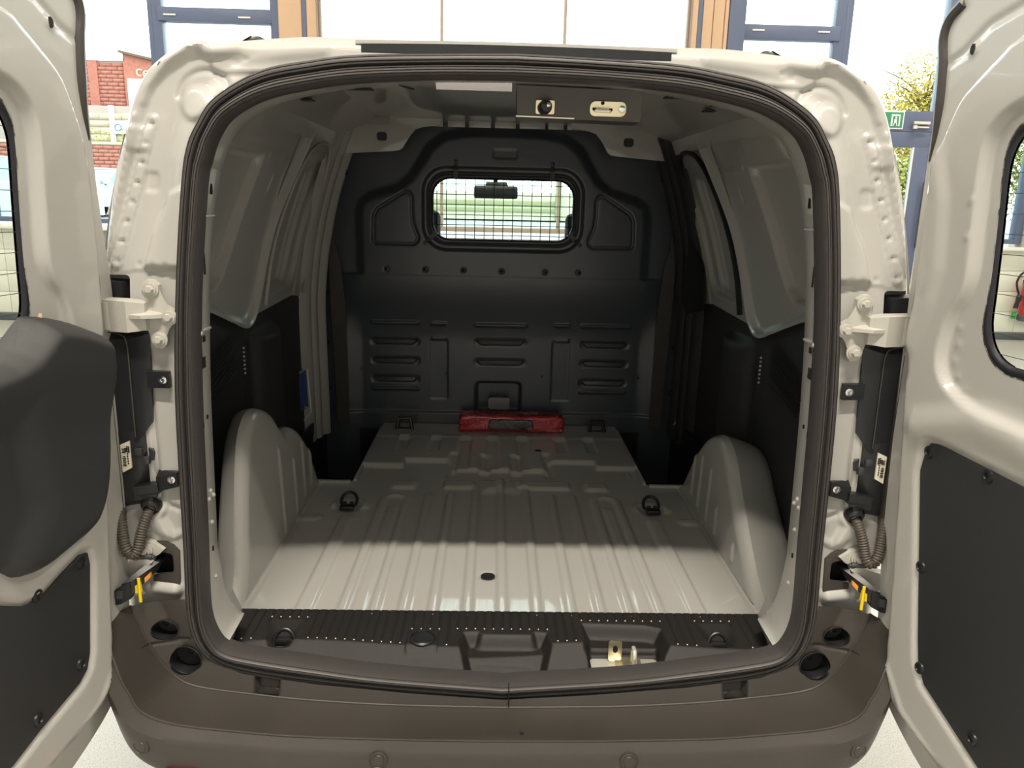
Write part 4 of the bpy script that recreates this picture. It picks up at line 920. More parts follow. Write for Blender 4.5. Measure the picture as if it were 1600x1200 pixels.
CONT = [(.60, 1.905), (.33, 1.902), (.177, 1.880), (.134, 1.857), (.083, 1.818), (.055, 1.790), (.030, 1.734), (.014, 1.68), (.008, 1.60), (.010, 1.43), (.020, 1.28), (.036, 1.16), (.058, .97), (.072, .84), (.084, .725), (.100, .655), (.140, .618), (.25, .595), (.60, .575), (.625, .60), (.625, 1.88)]
DGL = [(.60, 1.748), (.27, 1.748), (.215, 1.741), (.195, 1.727), (.184, 1.70), (.183, 1.66), (.190, 1.58), (.196, 1.48), (.194, 1.43), (.200, 1.395), (.222, 1.362), (.252, 1.345), (.29, 1.341), (.58, 1.341), (.60, 1.36)]
DCL = [(.582, 1.733), (.27, 1.733), (.226, 1.726), (.208, 1.714), (.198, 1.69), (.196, 1.66), (.202, 1.58), (.209, 1.47), (.212, 1.42), (.224, 1.388), (.244, 1.368), (.27, 1.358), (.30, 1.356), (.575, 1.356), (.584, 1.37)]
CREASE = [(.34, 1.775), (.21, 1.772), (.155, 1.745), (.138, 1.70), (.142, 1.60), (.148, 1.50), (.140, 1.46), (.118, 1.42), (.106, 1.37), (.112, 1.32), (.15, 1.285), (.25, 1.265), (.60, 1.26), (.62, 1.30), (.62, 1.76)]
TRR = [(.112, 1.165), (.122, 1.180), (.140, 1.183), (.57, 1.172), (.59, 1.15), (.59, .68), (.57, .655), (.35, .660), (.20, .722), (.178, .755), (.168, .80), (.105, 1.12)]
TRL = [(.128, .915), (.131, .940), (.15, .945), (.20, .932), (.26, .912), (.30, .922), (.335, .945), (.36, .955), (.58, .955), (.58, .67), (.36, .662), (.30, .680), (.19, .702), (.167, .717), (.155, .744)]
COV = [(.46, 1.34), (.27, 1.341), (.187, 1.388), (.157, 1.390), (.10, 1.375), (.045, 1.352), (.018, 1.338), (.012, 1.318), (.012, 1.27), (.028, 1.12), (.045, 1.045), (.070, .998), (.103, .972), (.17, .960), (.236, .953), (.293, .966), (.34, .992), (.46, 1.0), (.60, 1.02), (.60, 1.33)]
for sx in (1, -1):
    T0 = DT(sx); T = lambda a, b, h, T0=T0: T0(a, b, np.asarray(h) + HM); lf = lambda P, h: [(x if x < .45 else q[0], y if x >= .45 else q[1]) if x >= .45 else q for (x, y), q in zip(P, lift(P, h + HM, sx))]
    dout = DO_ if sx > 0 else DOL; do = [tuple(p) for p in spline(dout[:12], 4)] + dout[12:]
    ct = [tuple(p) for p in spline(lf(CONT, -.004)[:19], 4)] + CONT[19:]; cr = [tuple(p) for p in spline(lf(CREASE, -.004)[:13], 4)] + CREASE[13:]
    TR = lf(TRR if sx > 0 else TRL, -.006)
    gl = [tuple(p) for p in spline(lf(DGL, -.016)[:14], 3)] + DGL[14:]; cl = [tuple(p) for p in spline(lf(DCL, -.022)[:14], 3)] + DCL[14:]
    def rel(a, b, sx=sx, ct=ct, cr=cr, TR=TR):
        h = -HM * (1 - S(sd_poly(a, b, ct), .022))
        h = h - .016 * S(sd_poly(a, b, cr), .013)
        h = h - .008 * S(sd_poly(a, b, TR) - .008, .012)
        if sx > 0:
            h = h + .007 * ridge(sd_line(a, b, [(.055, 1.70), (.085, 1.62), (.10, 1.50), (.09, 1.44), (.06, 1.36)]), .035) - .006 * S(sd_seg(a, b, (.035, 1.38), (.055, 1.30), .012), .03)
            for p, q in ((.165, 1.405), (.168, 1.375), (.165, 1.345), (.178, 1.32), (.20, 1.30), (.165, 1.56), (.162, 1.62)): h = h + .0022 * S(sd_circ(a, b, p, q, .005), .006)
            h = h + .010 * ridge(sd_line(a, b, [(.12, 1.21), (.25, 1.255), (.34, 1.25), (.5, 1.22)]), .05) - .006 * S(sd_circ(a, b, .045, 1.255, .012), .012)
            h = h + .004 * ridge(sd_line(a, b, [(.10, .83), (.125, .73), (.19, .66), (.30, .625)]), .008)
        else:
            h = h + .004 * ridge(sd_line(a, b, [(.075, .90), (.105, .73), (.18, .655), (.30, .615)]), .010) - .005 * S(sd_seg(a, b, (.16, .64), (.28, .60), .006), .012)
        h = h - .004 * ridge(sd_line(a, b, [(.02, 1.86), (.05, 1.87), (.10, 1.905), (.2, 1.93)]), .012) + .003 * S(sd_circ(a, b, .074, 1.872, .010), .008)
        return h
    dr = sheet('rear_door', do, T, rel, .0055, 'paint', VAN, holes=[gl], sharp=None, label='left rear door with a black moulded cover on its inner face' if sx < 0 else 'right rear door with bare painted inner face')
    # outer skin and rim
    rim = np.array(do); G = []
    for off, h in ((0, -HM), (-.004, -HM - .004), (-.006, -HM - .02), (.004, -HM - .04)):
        c = np.array([.33, 1.25]); d = rim - c; d /= np.linalg.norm(d, axis=1)[:, None]; q = rim - d * off
        G.append(np.stack(T(q[:, 0], q[:, 1], np.full(len(q), h)), 1))
    MB().grid(np.array(G), closed_u=True).build('door_rim', 'paint', dr)
    big = [tuple(np.array((.39, 1.545)) + (np.array(p) - (.39, 1.545)) * (1.40, 1.24)) for p in cl]
    sheet('door_outer_skin', do, T, lambda a, b: -.074 + 0 * a, .03, 'paint', dr, holes=[big], sharp=None)
    MB().grid(np.array([np.stack(T(np.array(q)[:, 0], np.array(q)[:, 1], np.full(len(q), hh)), 1) for q, hh in ((cl, -.026), (big, -.074))]), closed_u=True).build('window_reveal', 'rubber2', dr)
    # window: gasket ring, glass, heating wires
    sheet('window_gasket', [tuple(np.array(p) + (np.array(p) - (.4, 1.55)) * .012) for p in gl], T, lambda a, b: -.016 - .006 * S(sd_poly(a, b, cl) - .002, .006), .004, 'rubber2', dr, holes=[cl], sharp=None)
    pg = np.array([T(p[0], p[1], -.024) for p in gl]); pg2 = np.array([T(p[0], p[1], -.028) for p in gl])
    MB().add(list(pg) , [tuple(range(len(pg)))]).build('rear_glass', 'rearglass', dr)
    if sx < 0:
        MB().hull([T(.205, 1.372, -.010), T(.232, 1.348, -.010), T(.196, 1.402, -.012), T(.200, 1.404, -.014), T(.240, 1.350, -.014), T(.213, 1.378, -.018)]).build('glass_trim', 'wood', dr)
    mb = MB()
    for k in range(11):
        z = 1.375 + k * .032; x0 = .205
        mb.tube([T(x0 - .012, z - .0, -.0225), T(.58, z, -.0225)], .0006, 4)
    mb.build('heating_wire', 'cart', dr, kind='stuff')
    # dark tube added as the shade on the upper edge flange
    MB().tube([T(a, b, -HM) for a, b in spline([(.035, 1.955), (.006, 1.935), (-.004, 1.905), (.004, 1.86), (.010, 1.80), (.010, 1.74), (.004, 1.69)], 6)], np.concatenate([np.full(25, .010), np.linspace(.010, .002, 12)]), 8).build('door_edge_shade', 'bumper', dr)
    MB().prism([(.074 + .006 * math.cos(t), 1.872 + .009 * math.sin(t)) for t in np.linspace(0, 2 * math.pi, 14)[:-1]], T, -HM, -HM + .003).build('drain_hole', 'dark', dr)
    # lower trim board and its studs
    tr2 = [tuple(np.array(p)) for p in TR]
    tb = MB().prism(tr2[::-1] if sx > 0 else tr2, T, -.008, -.003, .002).build('door_trim_board', 'blacksoft', dr)
    for u, v in (((1450, 706), (1542, 744), (1437, 886), (1435, 1044), (1517, 1155)) if sx > 0 else ((60, 930), (129, 1038), (62, 1125), (130, 880))):
        (a, b), = lift([dpix(u, v, sx)], HM, sx)
        c = np.array(T(a, b, -.003)); nn = np.array(T(a, b, 1.0)) - np.array(T(a, b, 0))
        MB().lathe(c, nn, [(.0115, 0), (.0105, .003), (.006, .0045), (.005, .002), (0, .002)], 14).build('trim_stud', 'black', dr)
    if sx < 0:
        CV = lf(COV, .012); cv = [tuple(p) for p in spline(CV[:18], 4)] + CV[18:]
        def crel(a, b):
            d = np.clip(-sd_poly(a, b, cv), 0, 1)
            h = -.012 + .050 * (1 - (1 - np.clip(d / .035, 0, 1)) ** 2) ** .5 * 1.0
            h = h + .020 * S(1.245 - b + .25 * (a - .15), .12) * np.clip(d / .03, 0, 1) - .010
            h = h - .012 * S(sd_poly(a, b, [(.5, 1.28), (.30, 1.26), (.28, 1.10), (.36, 1.02), (.5, 1.02)]), .08)
            return h
        sheet('door_upper_cover', cv, T, crel, .006, 'blacksoft', dr, sharp=None, label='black moulded plastic cover')
        MB().box(*[np.array(T(a, b, h)) for a, b, h in ((.55, 1.1, -.01), (.57, 1.2, .03))]).build('door_handle', 'black', dr)

# ---- emergency kit wrapped in film, lying against the bulkhead
KB = (.048, 1.785, .614)
kit = thing('emergency_kit', KB, 'red film-wrapped emergency kit bag lying against the bulkhead', 'bag')
def kit_shape(lo, hi, amp, bv=.015):
    bm = bmesh.new(); bmesh.ops.create_cube(bm, size=1.0)
    lo, hi = Vector(lo), Vector(hi); c = (lo + hi) / 2; d = hi - lo
    for v in bm.verts: v.co = Vector((v.co.x * d.x, v.co.y * d.y, v.co.z * d.z)) + c
    bmesh.ops.bevel(bm, geom=bm.edges[:], offset=bv, segments=4, affect='EDGES', profile=0.55)
    bmesh.ops.triangulate(bm, faces=bm.faces[:])
    for _ in range(5): bmesh.ops.subdivide_edges(bm, edges=[e for e in bm.edges if e.calc_length() > .010], cuts=1, use_grid_fill=False)
    bm.normal_update()
    for v in bm.verts:
        p = v.co; w = (math.sin(p.x * 90 + p.z * 160 + 3 * math.sin(p.x * 37)) * .5 + math.sin(p.x * 210 - p.z * 240 + p.y * 130) * .5)
        v.co += v.normal * amp * w
        if abs(p.x - c.x) > d.x * .42: v.co.z -= .010 * ((abs(p.x - c.x) / d.x - .42) / .08) ** 2 * (1 if p.z > c.z else 0)
    return MB().bm(bm)
kit_shape((KB[0] - .228, 1.738, .616), (KB[0] + .232, 1.832, .690), .0042).build('wrapped_bag', 'redfilm', kit, sharp=None)
kit_shape((KB[0] - .098, 1.729, .630), (KB[0] + .096, 1.76, .676), .0018, .006).build('black_band', 'blackfilm', kit, sharp=None)
MB().hull([(KB[0] + .0, 1.75, .693), (KB[0] + .225, 1.748, .690), (KB[0] + .0, 1.762, .693), (KB[0] + .225, 1.762, .690), (KB[0] + .1, 1.755, .695)]).build('carry_strap', 'blackfilm', kit)
MB().box((KB[0] + .12, 1.795, .689), (KB[0] + .21, 1.820, .693), .001).build('paper_slip', 'cart', kit)
# ================================================================== SHOWROOM
FY = 8.2
def struct(name, mb, m, **k): return mb.build(name, m, None, base=(0, 0, 0), kind='structure', **k)
struct('floor', MB().box((-9.2, -9.2, -.10), (9.2, 8.2, 0)), 'terrazzo')
struct('ceiling', MB().box((-9.2, -9.2, 7.9), (9.2, 8.4, 8.0)), 'ceil')
struct('wall_left', MB().box((-9.3, -9.2, 0), (-9.2, 8.4, 7.9)), 'white')
struct('wall_right', MB().box((9.2, -9.2, 0), (9.3, 8.4, 7.9)), 'white')
struct('wall_back', MB().box((-9.2, -9.3, 0), (9.2, -9.2, 7.9)), 'white')
wf = MB().box((-9.2, FY, 0), (4.10, FY + .25, 1.14)).box((5.46, FY, 0), (9.2, FY + .25, 1.14)).box((-9.2, FY, 6.45), (9.2, FY + .25, 7.9)).box((6.62, FY, 1.14), (9.2, FY + .25, 6.45)).box((-9.2, FY, 1.14), (-8.0, FY + .25, 6.45))
wall = struct('wall_front', wf, 'grout')
# wall tiles, each its own piece, where the open doors' glass shows them
tb = None
for xi0, n in ((5.50, 5), (-7.30, 4)):
    for i in range(n):
        for k in range(4 if xi0 < 0 else 10):
            x0 = xi0 + i * .60; z0 = .10 + k * .262
            if z0 + .258 > 1.15 and (x0 < 6.6): continue
            if tb is None:
                tb = MB().box((-.2975, -.012, 0), (.2975, .004, .258), .003); me0 = tb.build('tile', 'tile', wall); me0.location = (x0 + .30, FY, z0)
            else:
                c = me0.copy(); COL.objects.link(c); c.parent = wall; c.location = (x0 + .30, FY, z0)
struct('baseboard_front', MB().box((-9.2, FY - .02, 0), (4.1, FY, .085), .004).box((5.46, FY - .02, 0), (9.2, FY, .085), .004), 'base')
def window(n, x0, x1, z0, z1, posts=(), rails=(), fw=.05, m='alu', lw=None):
    r = struct('window_%d' % n, MB().box((x0, FY + .02, z0), (x0 + fw, FY + .14, z1), .004).box((x1 - fw, FY + .02, z0), (x1, FY + .14, z1), .004).box((x0 + fw, FY + .022, z0), (x1 - fw, FY + .138, z0 + .06), .004).box((x0 + fw, FY + .022, z1 - .06), (x1 - fw, FY + .138, z1), .004), m)
    for p, w in posts: MB().box((p - w / 2, FY + .02, z0), (p + w / 2, FY + .14, z1), .004).build('mullion', m, r)
    for z, w, a, b in rails: MB().box((a, FY + .0, z - w / 2), (b, FY + .14, z + w / 2), .004).build('transom', m, r)
    MB().box((x0 + fw * .5, FY + .075, z0 + .03), (x1 - fw * .5, FY + .083, z1 - .03)).build('pane', 'glass', r)
    return r
w1 = window(1, -8.0, -4.075, 1.22, 6.45, posts=((-6.2, .06),))
w2 = window(2, -4.075, -2.60, 1.22, 6.45, rails=((3.625, .15, -4.0, -2.62),), fw=.11)
w3 = window(3, -2.15, 2.205, 1.22, 6.45, posts=((-.714, .035), (.738, .035)), fw=.03, m='slim')
w4 = window(4, 2.72, 4.06, 1.22, 6.45, rails=((3.62, .16, 2.80, 4.0),), fw=.12)
w6 = window(6, 5.62, 6.62, 1.22, 6.45, fw=.09)
mb = MB()
for x, z in ((-3.86, 3.615), (-3.0, 3.605), (3.02, 3.635), (3.80, 3.635)): mb.box((x - .07, FY - .012, z - .008), (x + .07, FY + .004, z + .008))
mb.build('window_hinge', 'sillw', w2, kind='stuff')
# white window board and the clad columns
struct('trim_1', MB().box((-8.0, FY - .10, 1.14), (-4.0, FY + .10, 1.185), .006), 'sillw')
struct('trim_2', MB().box((5.46, FY - .10, 1.14), (6.70, FY + .10, 1.185), .006), 'sillw')
for n, (a, b) in enumerate(((-2.60, -2.15), (2.205, 2.72))):
    c = struct('trim_%d' % (3 + n), MB().box((a, FY - .04, 0), (b, FY + .16, 7.9)), 'slim')
    w = b - a
    for x0, x1 in ((a + .01, a + w * .60), (a + w * .74, b - .01)) if n == 0 else ((a + .01, a + w * .14), (a + w * .26, a + w * .48), (a + w * .50, a + w * .74), (a + w * .76, a + w * .84)):
        MB().box((x0, FY - .06, 0), (x1, FY - .03, 7.9), .004).build('cladding_board', 'wood', c)
    x0, x1 = (a + w * .62, a + w * .72) if n == 0 else (a + w * .15, a + w * .25)
    MB().box((x0, FY - .05, 0), (x1, FY - .038, 7.9)).build('shadow_gap', 'alu', c)
    if n: MB().box((a + w * .86, FY - .07, 0), (b + .12, FY + .02, 7.9), .004).build('side_frame', 'alu', c)
    else: MB().box((a - .08, FY - .02, 0), (a, FY + .02, 7.9), .004).build('side_frame', 'alu', c)
# exit door at the right
dr1 = struct('door_1', MB().box((4.06, FY + .02, 0), (4.14, FY + .14, 6.45), .004).box((5.28, FY + .0, 0), (5.40, FY + .14, 6.45), .004).box((4.14, FY + .012, 2.54), (5.28, FY + .138, 2.78), .004).box((4.14, FY + .022, 6.39), (5.28, FY + .138, 6.45)), 'alu')
MB().box((4.12, FY + .07, 2.77), (5.29, FY + .078, 6.40)).build('fanlight_pane', 'glass', dr1)
lf = MB().box((4.14, FY + .01, .25), (4.30, FY + .08, 2.36), .002).box((5.08, FY + .01, .25), (5.28, FY + .08, 2.36), .002).box((4.14, FY + .01, 2.36), (5.28, FY + .08, 2.538), .002).box((4.14, FY + .01, .02), (5.28, FY + .08, .25), .002).build('door_leaf', 'alu', dr1)
MB().box((4.29, FY + .04, .24), (5.09, FY + .048, 2.37)).build('door_pane', 'glass', dr1)
MB().box((5.06, FY + .0, .25), (5.078, FY + .012, 2.36)).box((5.272, FY + .0, .02), (5.280, FY + .012, 2.54)).build('door_bead', 'sillw', dr1)
MB().box((5.02, FY - .03, 2.625), (5.22, FY + .02, 2.66), .004).box((5.02, FY - .05, 2.58), (5.20, FY - .03, 2.60), .004).cyl((5.03, FY - .04, 2.57), (5.03, FY - .04, 2.61), .028, n=12).build('door_closer', 'zincpale', dr1)
MB().box((5.235, FY - .05, 1.15), (5.262, FY - .02, 1.95), .006).build('pull_handle', 'base', dr1)
struct('trim_5', MB().box((5.40, FY - .03, 0), (5.50, FY + .16, 7.9), .004), 'slim')
struct('trim_6', MB().box((5.50, FY + .02, 0), (5.62, FY + .16, 7.9), .004), 'alu')
SG = (4.62, FY + .0, 2.66)
es = MB().box((4.46, FY - .004, 2.565), (4.90, FY + .012, 2.775), .002).build('exit_sign', 'whitepaint', None, base=(4.68, FY, 2.565), label='small green exit sign on the rail over the glazed door', category='sign')
BASE['exit_sign'] = (4.68, FY, 2.565)
MB().box((4.475, FY - .007, 2.58), (4.885, FY - .002, 2.76)).build('sign_field', 'exitgreen', es)
mb = MB().box((4.74, FY - .010, 2.60), (4.76, FY - .006, 2.72)).box((4.74, FY - .010, 2.715), (4.85, FY - .006, 2.735)).box((4.835, FY - .010, 2.60), (4.85, FY - .006, 2.72))
mb.ball((4.80, FY - .008, 2.695), .013, 8, (1, .3, 1)).box((4.78, FY - .010, 2.64), (4.81, FY - .006, 2.68)).hull([(4.78, FY - .010, 2.645), (4.765, FY - .010, 2.60), (4.775, FY - .010, 2.60), (4.792, FY - .010, 2.645), (4.78, FY - .006, 2.62)]).hull([(4.80, FY - .010, 2.645), (4.815, FY - .010, 2.60), (4.825, FY - .010, 2.60), (4.812, FY - .010, 2.645), (4.81, FY - .006, 2.62)])
mb.build('running_figure', 'whitepaint', es)
# ceiling lamps (the fixtures of the area lights)
for l, s, p, txt in LAMPS:
    t = thing('ceiling_lamp', (l[0], l[1], l[2]), txt, 'lamp', 'strip lamps under the ceiling')
    MB().box((l[0] - s[0] / 2, l[1] - s[1] / 2, l[2]), (l[0] + s[0] / 2, l[1] + s[1] / 2, l[2] + .06), .01).build('lamp_body', 'whitepaint', t)
    for q in (-.4, .4): MB().cyl((l[0] + q * s[0], l[1], l[2] + .05), (l[0] + q * s[0], l[1], 7.9), .006, n=6).build('hanger', 'alu', t)
# fire extinguisher on the wall
EX = (6.765, FY - .10, .26)
fe = thing('fire_extinguisher', EX, 'red fire extinguisher with black hose on the white tiled wall', 'fire extinguisher')
bx, by = 6.765, FY - .105
MB().lathe((bx, by, .30), (0, 0, 1), [(.0, 0), (.078, 0), (.088, .015), (.088, .44), (.070, .50), (.035, .53), (.03, .55), (0, .55)], 28).build('cylinder', 'extred', fe)
MB().lathe((bx, by, .262), (0, 0, 1), [(.080, 0), (.096, .01), (.096, .075), (.089, .08), (.089, .01), (0, .01)], 28).build('foot', 'base', fe)
MB().box((bx - .03, by - .03, .845), (bx + .03, by + .03, .885), .006).box((bx - .02, by - .14, .90), (bx + .02, by + .03, .915), .004).box((bx - .02, by - .12, .865), (bx + .02, by - .02, .876), .004).build('valve', 'black', fe)
MB().tube(spline([(bx - .03, by, .868), (bx - .09, by, .885), (bx - .16, by - .01, .85), (bx - .195, by - .01, .76), (bx - .175, by - .01, .67), (bx - .14, by - .01, .59)], 8), .013, 8).build('hose', 'black', fe)
MB().lathe((bx - .135, by - .02, .60), (-.18, 0, -1), [(.02, 0), (.034, .02), (.034, .05), (.024, .10), (.03, .18), (0, .18)], 14).build('nozzle', 'black', fe)
MB().box((bx - .180, by - .02, .29), (bx - .14, by + .02, .37), .004).build('clip', 'green', fe)
mb = MB()
def arc(z0, z1, a0, a1, r=.0895):
    G = [[(bx + r * math.cos(a), by + r * math.sin(a), z) for a in np.radians(np.linspace(a0, a1, 8))] for z in (z0, z1)]
    return np.array(G)
mb.grid(arc(.63, .66, -120, -60)); 
for k in range(6): mb.grid(arc(.52 + .018 * k, .53 + .018 * k, -118, -108 + 5 * (k % 2)))
mb.grid(arc(.36, .40, -125, -60)); mb.build('printed_label', 'label', fe)
MB().grid(arc(.365, .395, -100, -60, .0900)).build('label_field', 'green', fe)
MB().box((bx - .05, FY - .02, .72), (bx + .05, FY - .0, .78), .003).box((bx - .015, by + .03, .73), (bx + .015, FY - .005, .77)).build('wall_bracket', 'base', fe)

# ================================================================== OUTSIDE
def out_s(name, mb, m): return struct(name, mb, m)
gx = np.linspace(-60, 60, 13); gy = [8.46, 9.2, 11.5, 20, 40, 70]; gz = [-.05, -.05, .70, .80, .9, 1.0]
out_s('ground_outside', MB().grid(np.array([[(x, y, z) for x in gx] for y, z in zip(gy, gz)])), 'asphalt')
def gz_at(y): return float(np.interp(y, gy, gz))
def bricks(parent, x0, x1, z0, z1, Y, bw, bh, m='brick', keep=None, xmax=300):
    """the nearest / clearest courses as real bricks sharing one mesh"""
    mb = MB().box((-bw / 2 + .006, -.03, 0), (bw / 2 - .006, .02, bh - .012)); first = None; n = 0
    for k in range(int((z1 - z0) / bh)):
        off = (k % 2) * bw / 2
        for i in range(int((x1 - x0) / bw)):
            x = x0 + off + (i + .5) * bw; z = z0 + k * bh
            if x + bw / 2 > x1 or n >= xmax: continue
            if first is None:
                first = mb.build('brick', m, parent); first.location = (x - BASE[root_of(parent).name][0], Y - BASE[root_of(parent).name][1], z - BASE[root_of(parent).name][2])
            else:
                c = first.copy(); COL.objects.link(c); c.parent = parent; c.location = (x - BASE[root_of(parent).name][0], Y - BASE[root_of(parent).name][1], z - BASE[root_of(parent).name][2])
            n += 1
def courses(parent, x0, x1, z0, z1, Y, bw, bh, name, m):
    """far brickwork: every brick still relief, joined as one piece"""
    V = []; F = []
    nk = int((z1 - z0) / bh); ni = int((x1 - x0) / bw)
    for k in range(nk):
        for i in range(-1, ni + 1):
            a = max(x0, x0 + (i + .5 * (k % 2)) * bw + .008); b = min(x1, x0 + (i + 1 + .5 * (k % 2)) * bw - .008)
            if b - a < .03: continue
            d = .02 + .012 * RNG.rand(); n = len(V); zz = z0 + k * bh
            V += [(a, Y - d, zz), (b, Y - d, zz), (b, Y - d, zz + bh - .015), (a, Y - d, zz + bh - .015), (a, Y + .01, zz), (b, Y + .01, zz), (b, Y + .01, zz + bh - .015), (a, Y + .01, zz + bh - .015)]
            F += [tuple(n + q for q in f) for f in ((0, 1, 2, 3), (3, 2, 6, 7), (0, 4, 5, 1), (1, 5, 6, 2), (0, 3, 7, 4))]
    return obj(name, V, F, m, parent, None, kind='stuff')
def text(body, size, loc, m, parent, name, depth=.02):
    cu = bpy.data.curves.new(name, 'FONT'); cu.body = body; cu.size = size; cu.extrude = depth
    o = bpy.data.objects.new(name, cu); COL.objects.link(o); dg = bpy.context.evaluated_depsgraph_get(); dg.update()
    me = bpy.data.meshes.new_from_object(o.evaluated_get(dg)); COL.objects.unlink(o); bpy.data.objects.remove(o)
    me.materials.clear(); me.materials.append(M[m]); r = bpy.data.objects.new(name, me); COL.objects.link(r); r.parent = parent
    b = BASE[root_of(parent).name]; r.location = (loc[0] - b[0], loc[1] - b[1], loc[2] - b[2]); r.rotation_euler = (math.pi / 2, 0, 0); return r
# red brick works building
B1 = (-18.0, 34.0, .9)
b1 = thing('brick_building', B1, 'red brick works building with cream lettering beyond the car park', 'building')
MB().box((-30, 34.02, .9), (-16.2, 44, 7.12)).build('wall', 'mortar', b1)
courses(b1, -23.5, -16.2, 5.1, 7.05, 34.0, .5, .16, 'brickwork', 'brick')
MB().box((-30, 33.9, 7.08), (-16.15, 34.3, 7.18), .01).build('parapet', 'whitepaint', b1)
MB().box((-17.75, 33.93, 5.1), (-17.35, 34.0, 7.08)).build('pilaster', 'brick', b1)
gb = MB().hull([(-16.2, 33.9, .9), (-8, 33.9, .9), (-16.2, 33.9, 7.42), (-8, 33.9, 5.75), (-16.2, 40, .9), (-8, 40, .9), (-16.2, 40, 7.42), (-8, 40, 5.75)]).build('gable_wall', 'brick', b1)
MB().hull([(-16.3, 33.7, 7.40), (-8, 33.7, 5.72), (-16.3, 33.7, 7.50), (-8, 33.7, 5.82), (-16.3, 36, 7.40), (-8, 36, 5.72), (-16.3, 36, 7.50), (-8, 36, 5.82)]).build('coping', 'bark', gb)
tx = text('certe', .66, (-15.72, 33.88, 6.52), 'signletter', b1, 'sign_lettering'); tx.rotation_euler = (math.pi / 2, math.radians(11), 0)
wn = MB().box((-16.05, 33.80, 4.6), (-13.2, 33.88, 6.36)).build('window', 'whitepaint', b1)
MB().box((-15.85, 33.78, 4.8), (-13.4, 33.80, 6.12)).build('pane', 'carg', wn)
MB().box((-15.45, 33.77, 4.8), (-15.39, 33.79, 6.1)).box((-15.0, 33.77, 4.8), (-14.94, 33.79, 6.1)).build('glazing_bar', 'whitepaint', wn)
# cream boundary wall with white piers and a banner on it
B2 = (-18, 31.5, .9)
b2 = thing('cream_wall', B2, 'cream block wall with white piers below the brick building', 'wall')
MB().box((-28, 31.5, .9), (-10, 31.8, 5.0)).build('wall', 'mortar', b2)
courses(b2, -18.5, -13.5, 3.6, 5.0, 31.48, .9, .28, 'blockwork', 'yellowstone')
for x in (-15.72, -14.55, -17.6, -19.5): MB().box((x - .09, 31.38, .9), (x + .09, 31.6, 5.0)).build('pier', 'whitepaint', b2)
BN = (-15.0, 31.30, 3.93)
bn = MB().box((-15.68, 31.32, 3.90), (-14.0, 31.36, 4.42), .01).build('banner', 'whitepaint', None, base=BN, label='white banner with a round blue emblem hung on the cream wall', category='banner'); BASE['banner'] = BN
MB().tube([(-15.45 + .13 * math.cos(t), 31.30, 4.15 + .13 * math.sin(t)) for t in np.linspace(0, 2 * math.pi, 20)[:-1]], .028, 6, closed=True).build('banner_emblem', 'bannerink', bn)
text('uartier', .30, (-15.25, 31.31, 4.06), 'bannerink', bn, 'banner_lettering', .004)
# nearer low brick wall with planting on top
B3 = (-14.5, 27.0, .85)
b3 = thing('low_brick_wall', B3, 'low orange brick wall behind the parked cars', 'wall')
MB().box((-26, 27.02, .8), (-8, 27.3, 3.25)).build('wall_core', 'mortar', b3)
courses(b3, -18.5, -9.5, 1.9, 3.2, 27.0, .36, .13, 'brickwork', 'brick')
MB().box((-26, 26.95, 3.22), (-8, 27.35, 3.32), .01).build('coping', 'yellowstone', b3)
pl = [];
mb = MB()
for k in range(420):
    x = -17 + 7 * RNG.rand(); y = 27.42 + .3 * RNG.rand(); z = 3.34 + .42 * RNG.rand() ** 1.4; s = .05 + .05 * RNG.rand(); a = RNG.rand(3) - .5
    mb.add([(x, y, z), (x + s * (.5 + a[0]), y + s * a[1], z + s), (x - s * (.5 + a[2]), y + s * a[1], z + s * .7)], [(0, 1, 2)])
mb.build('planting', 'leafb', b3, kind='stuff', sharp=None)
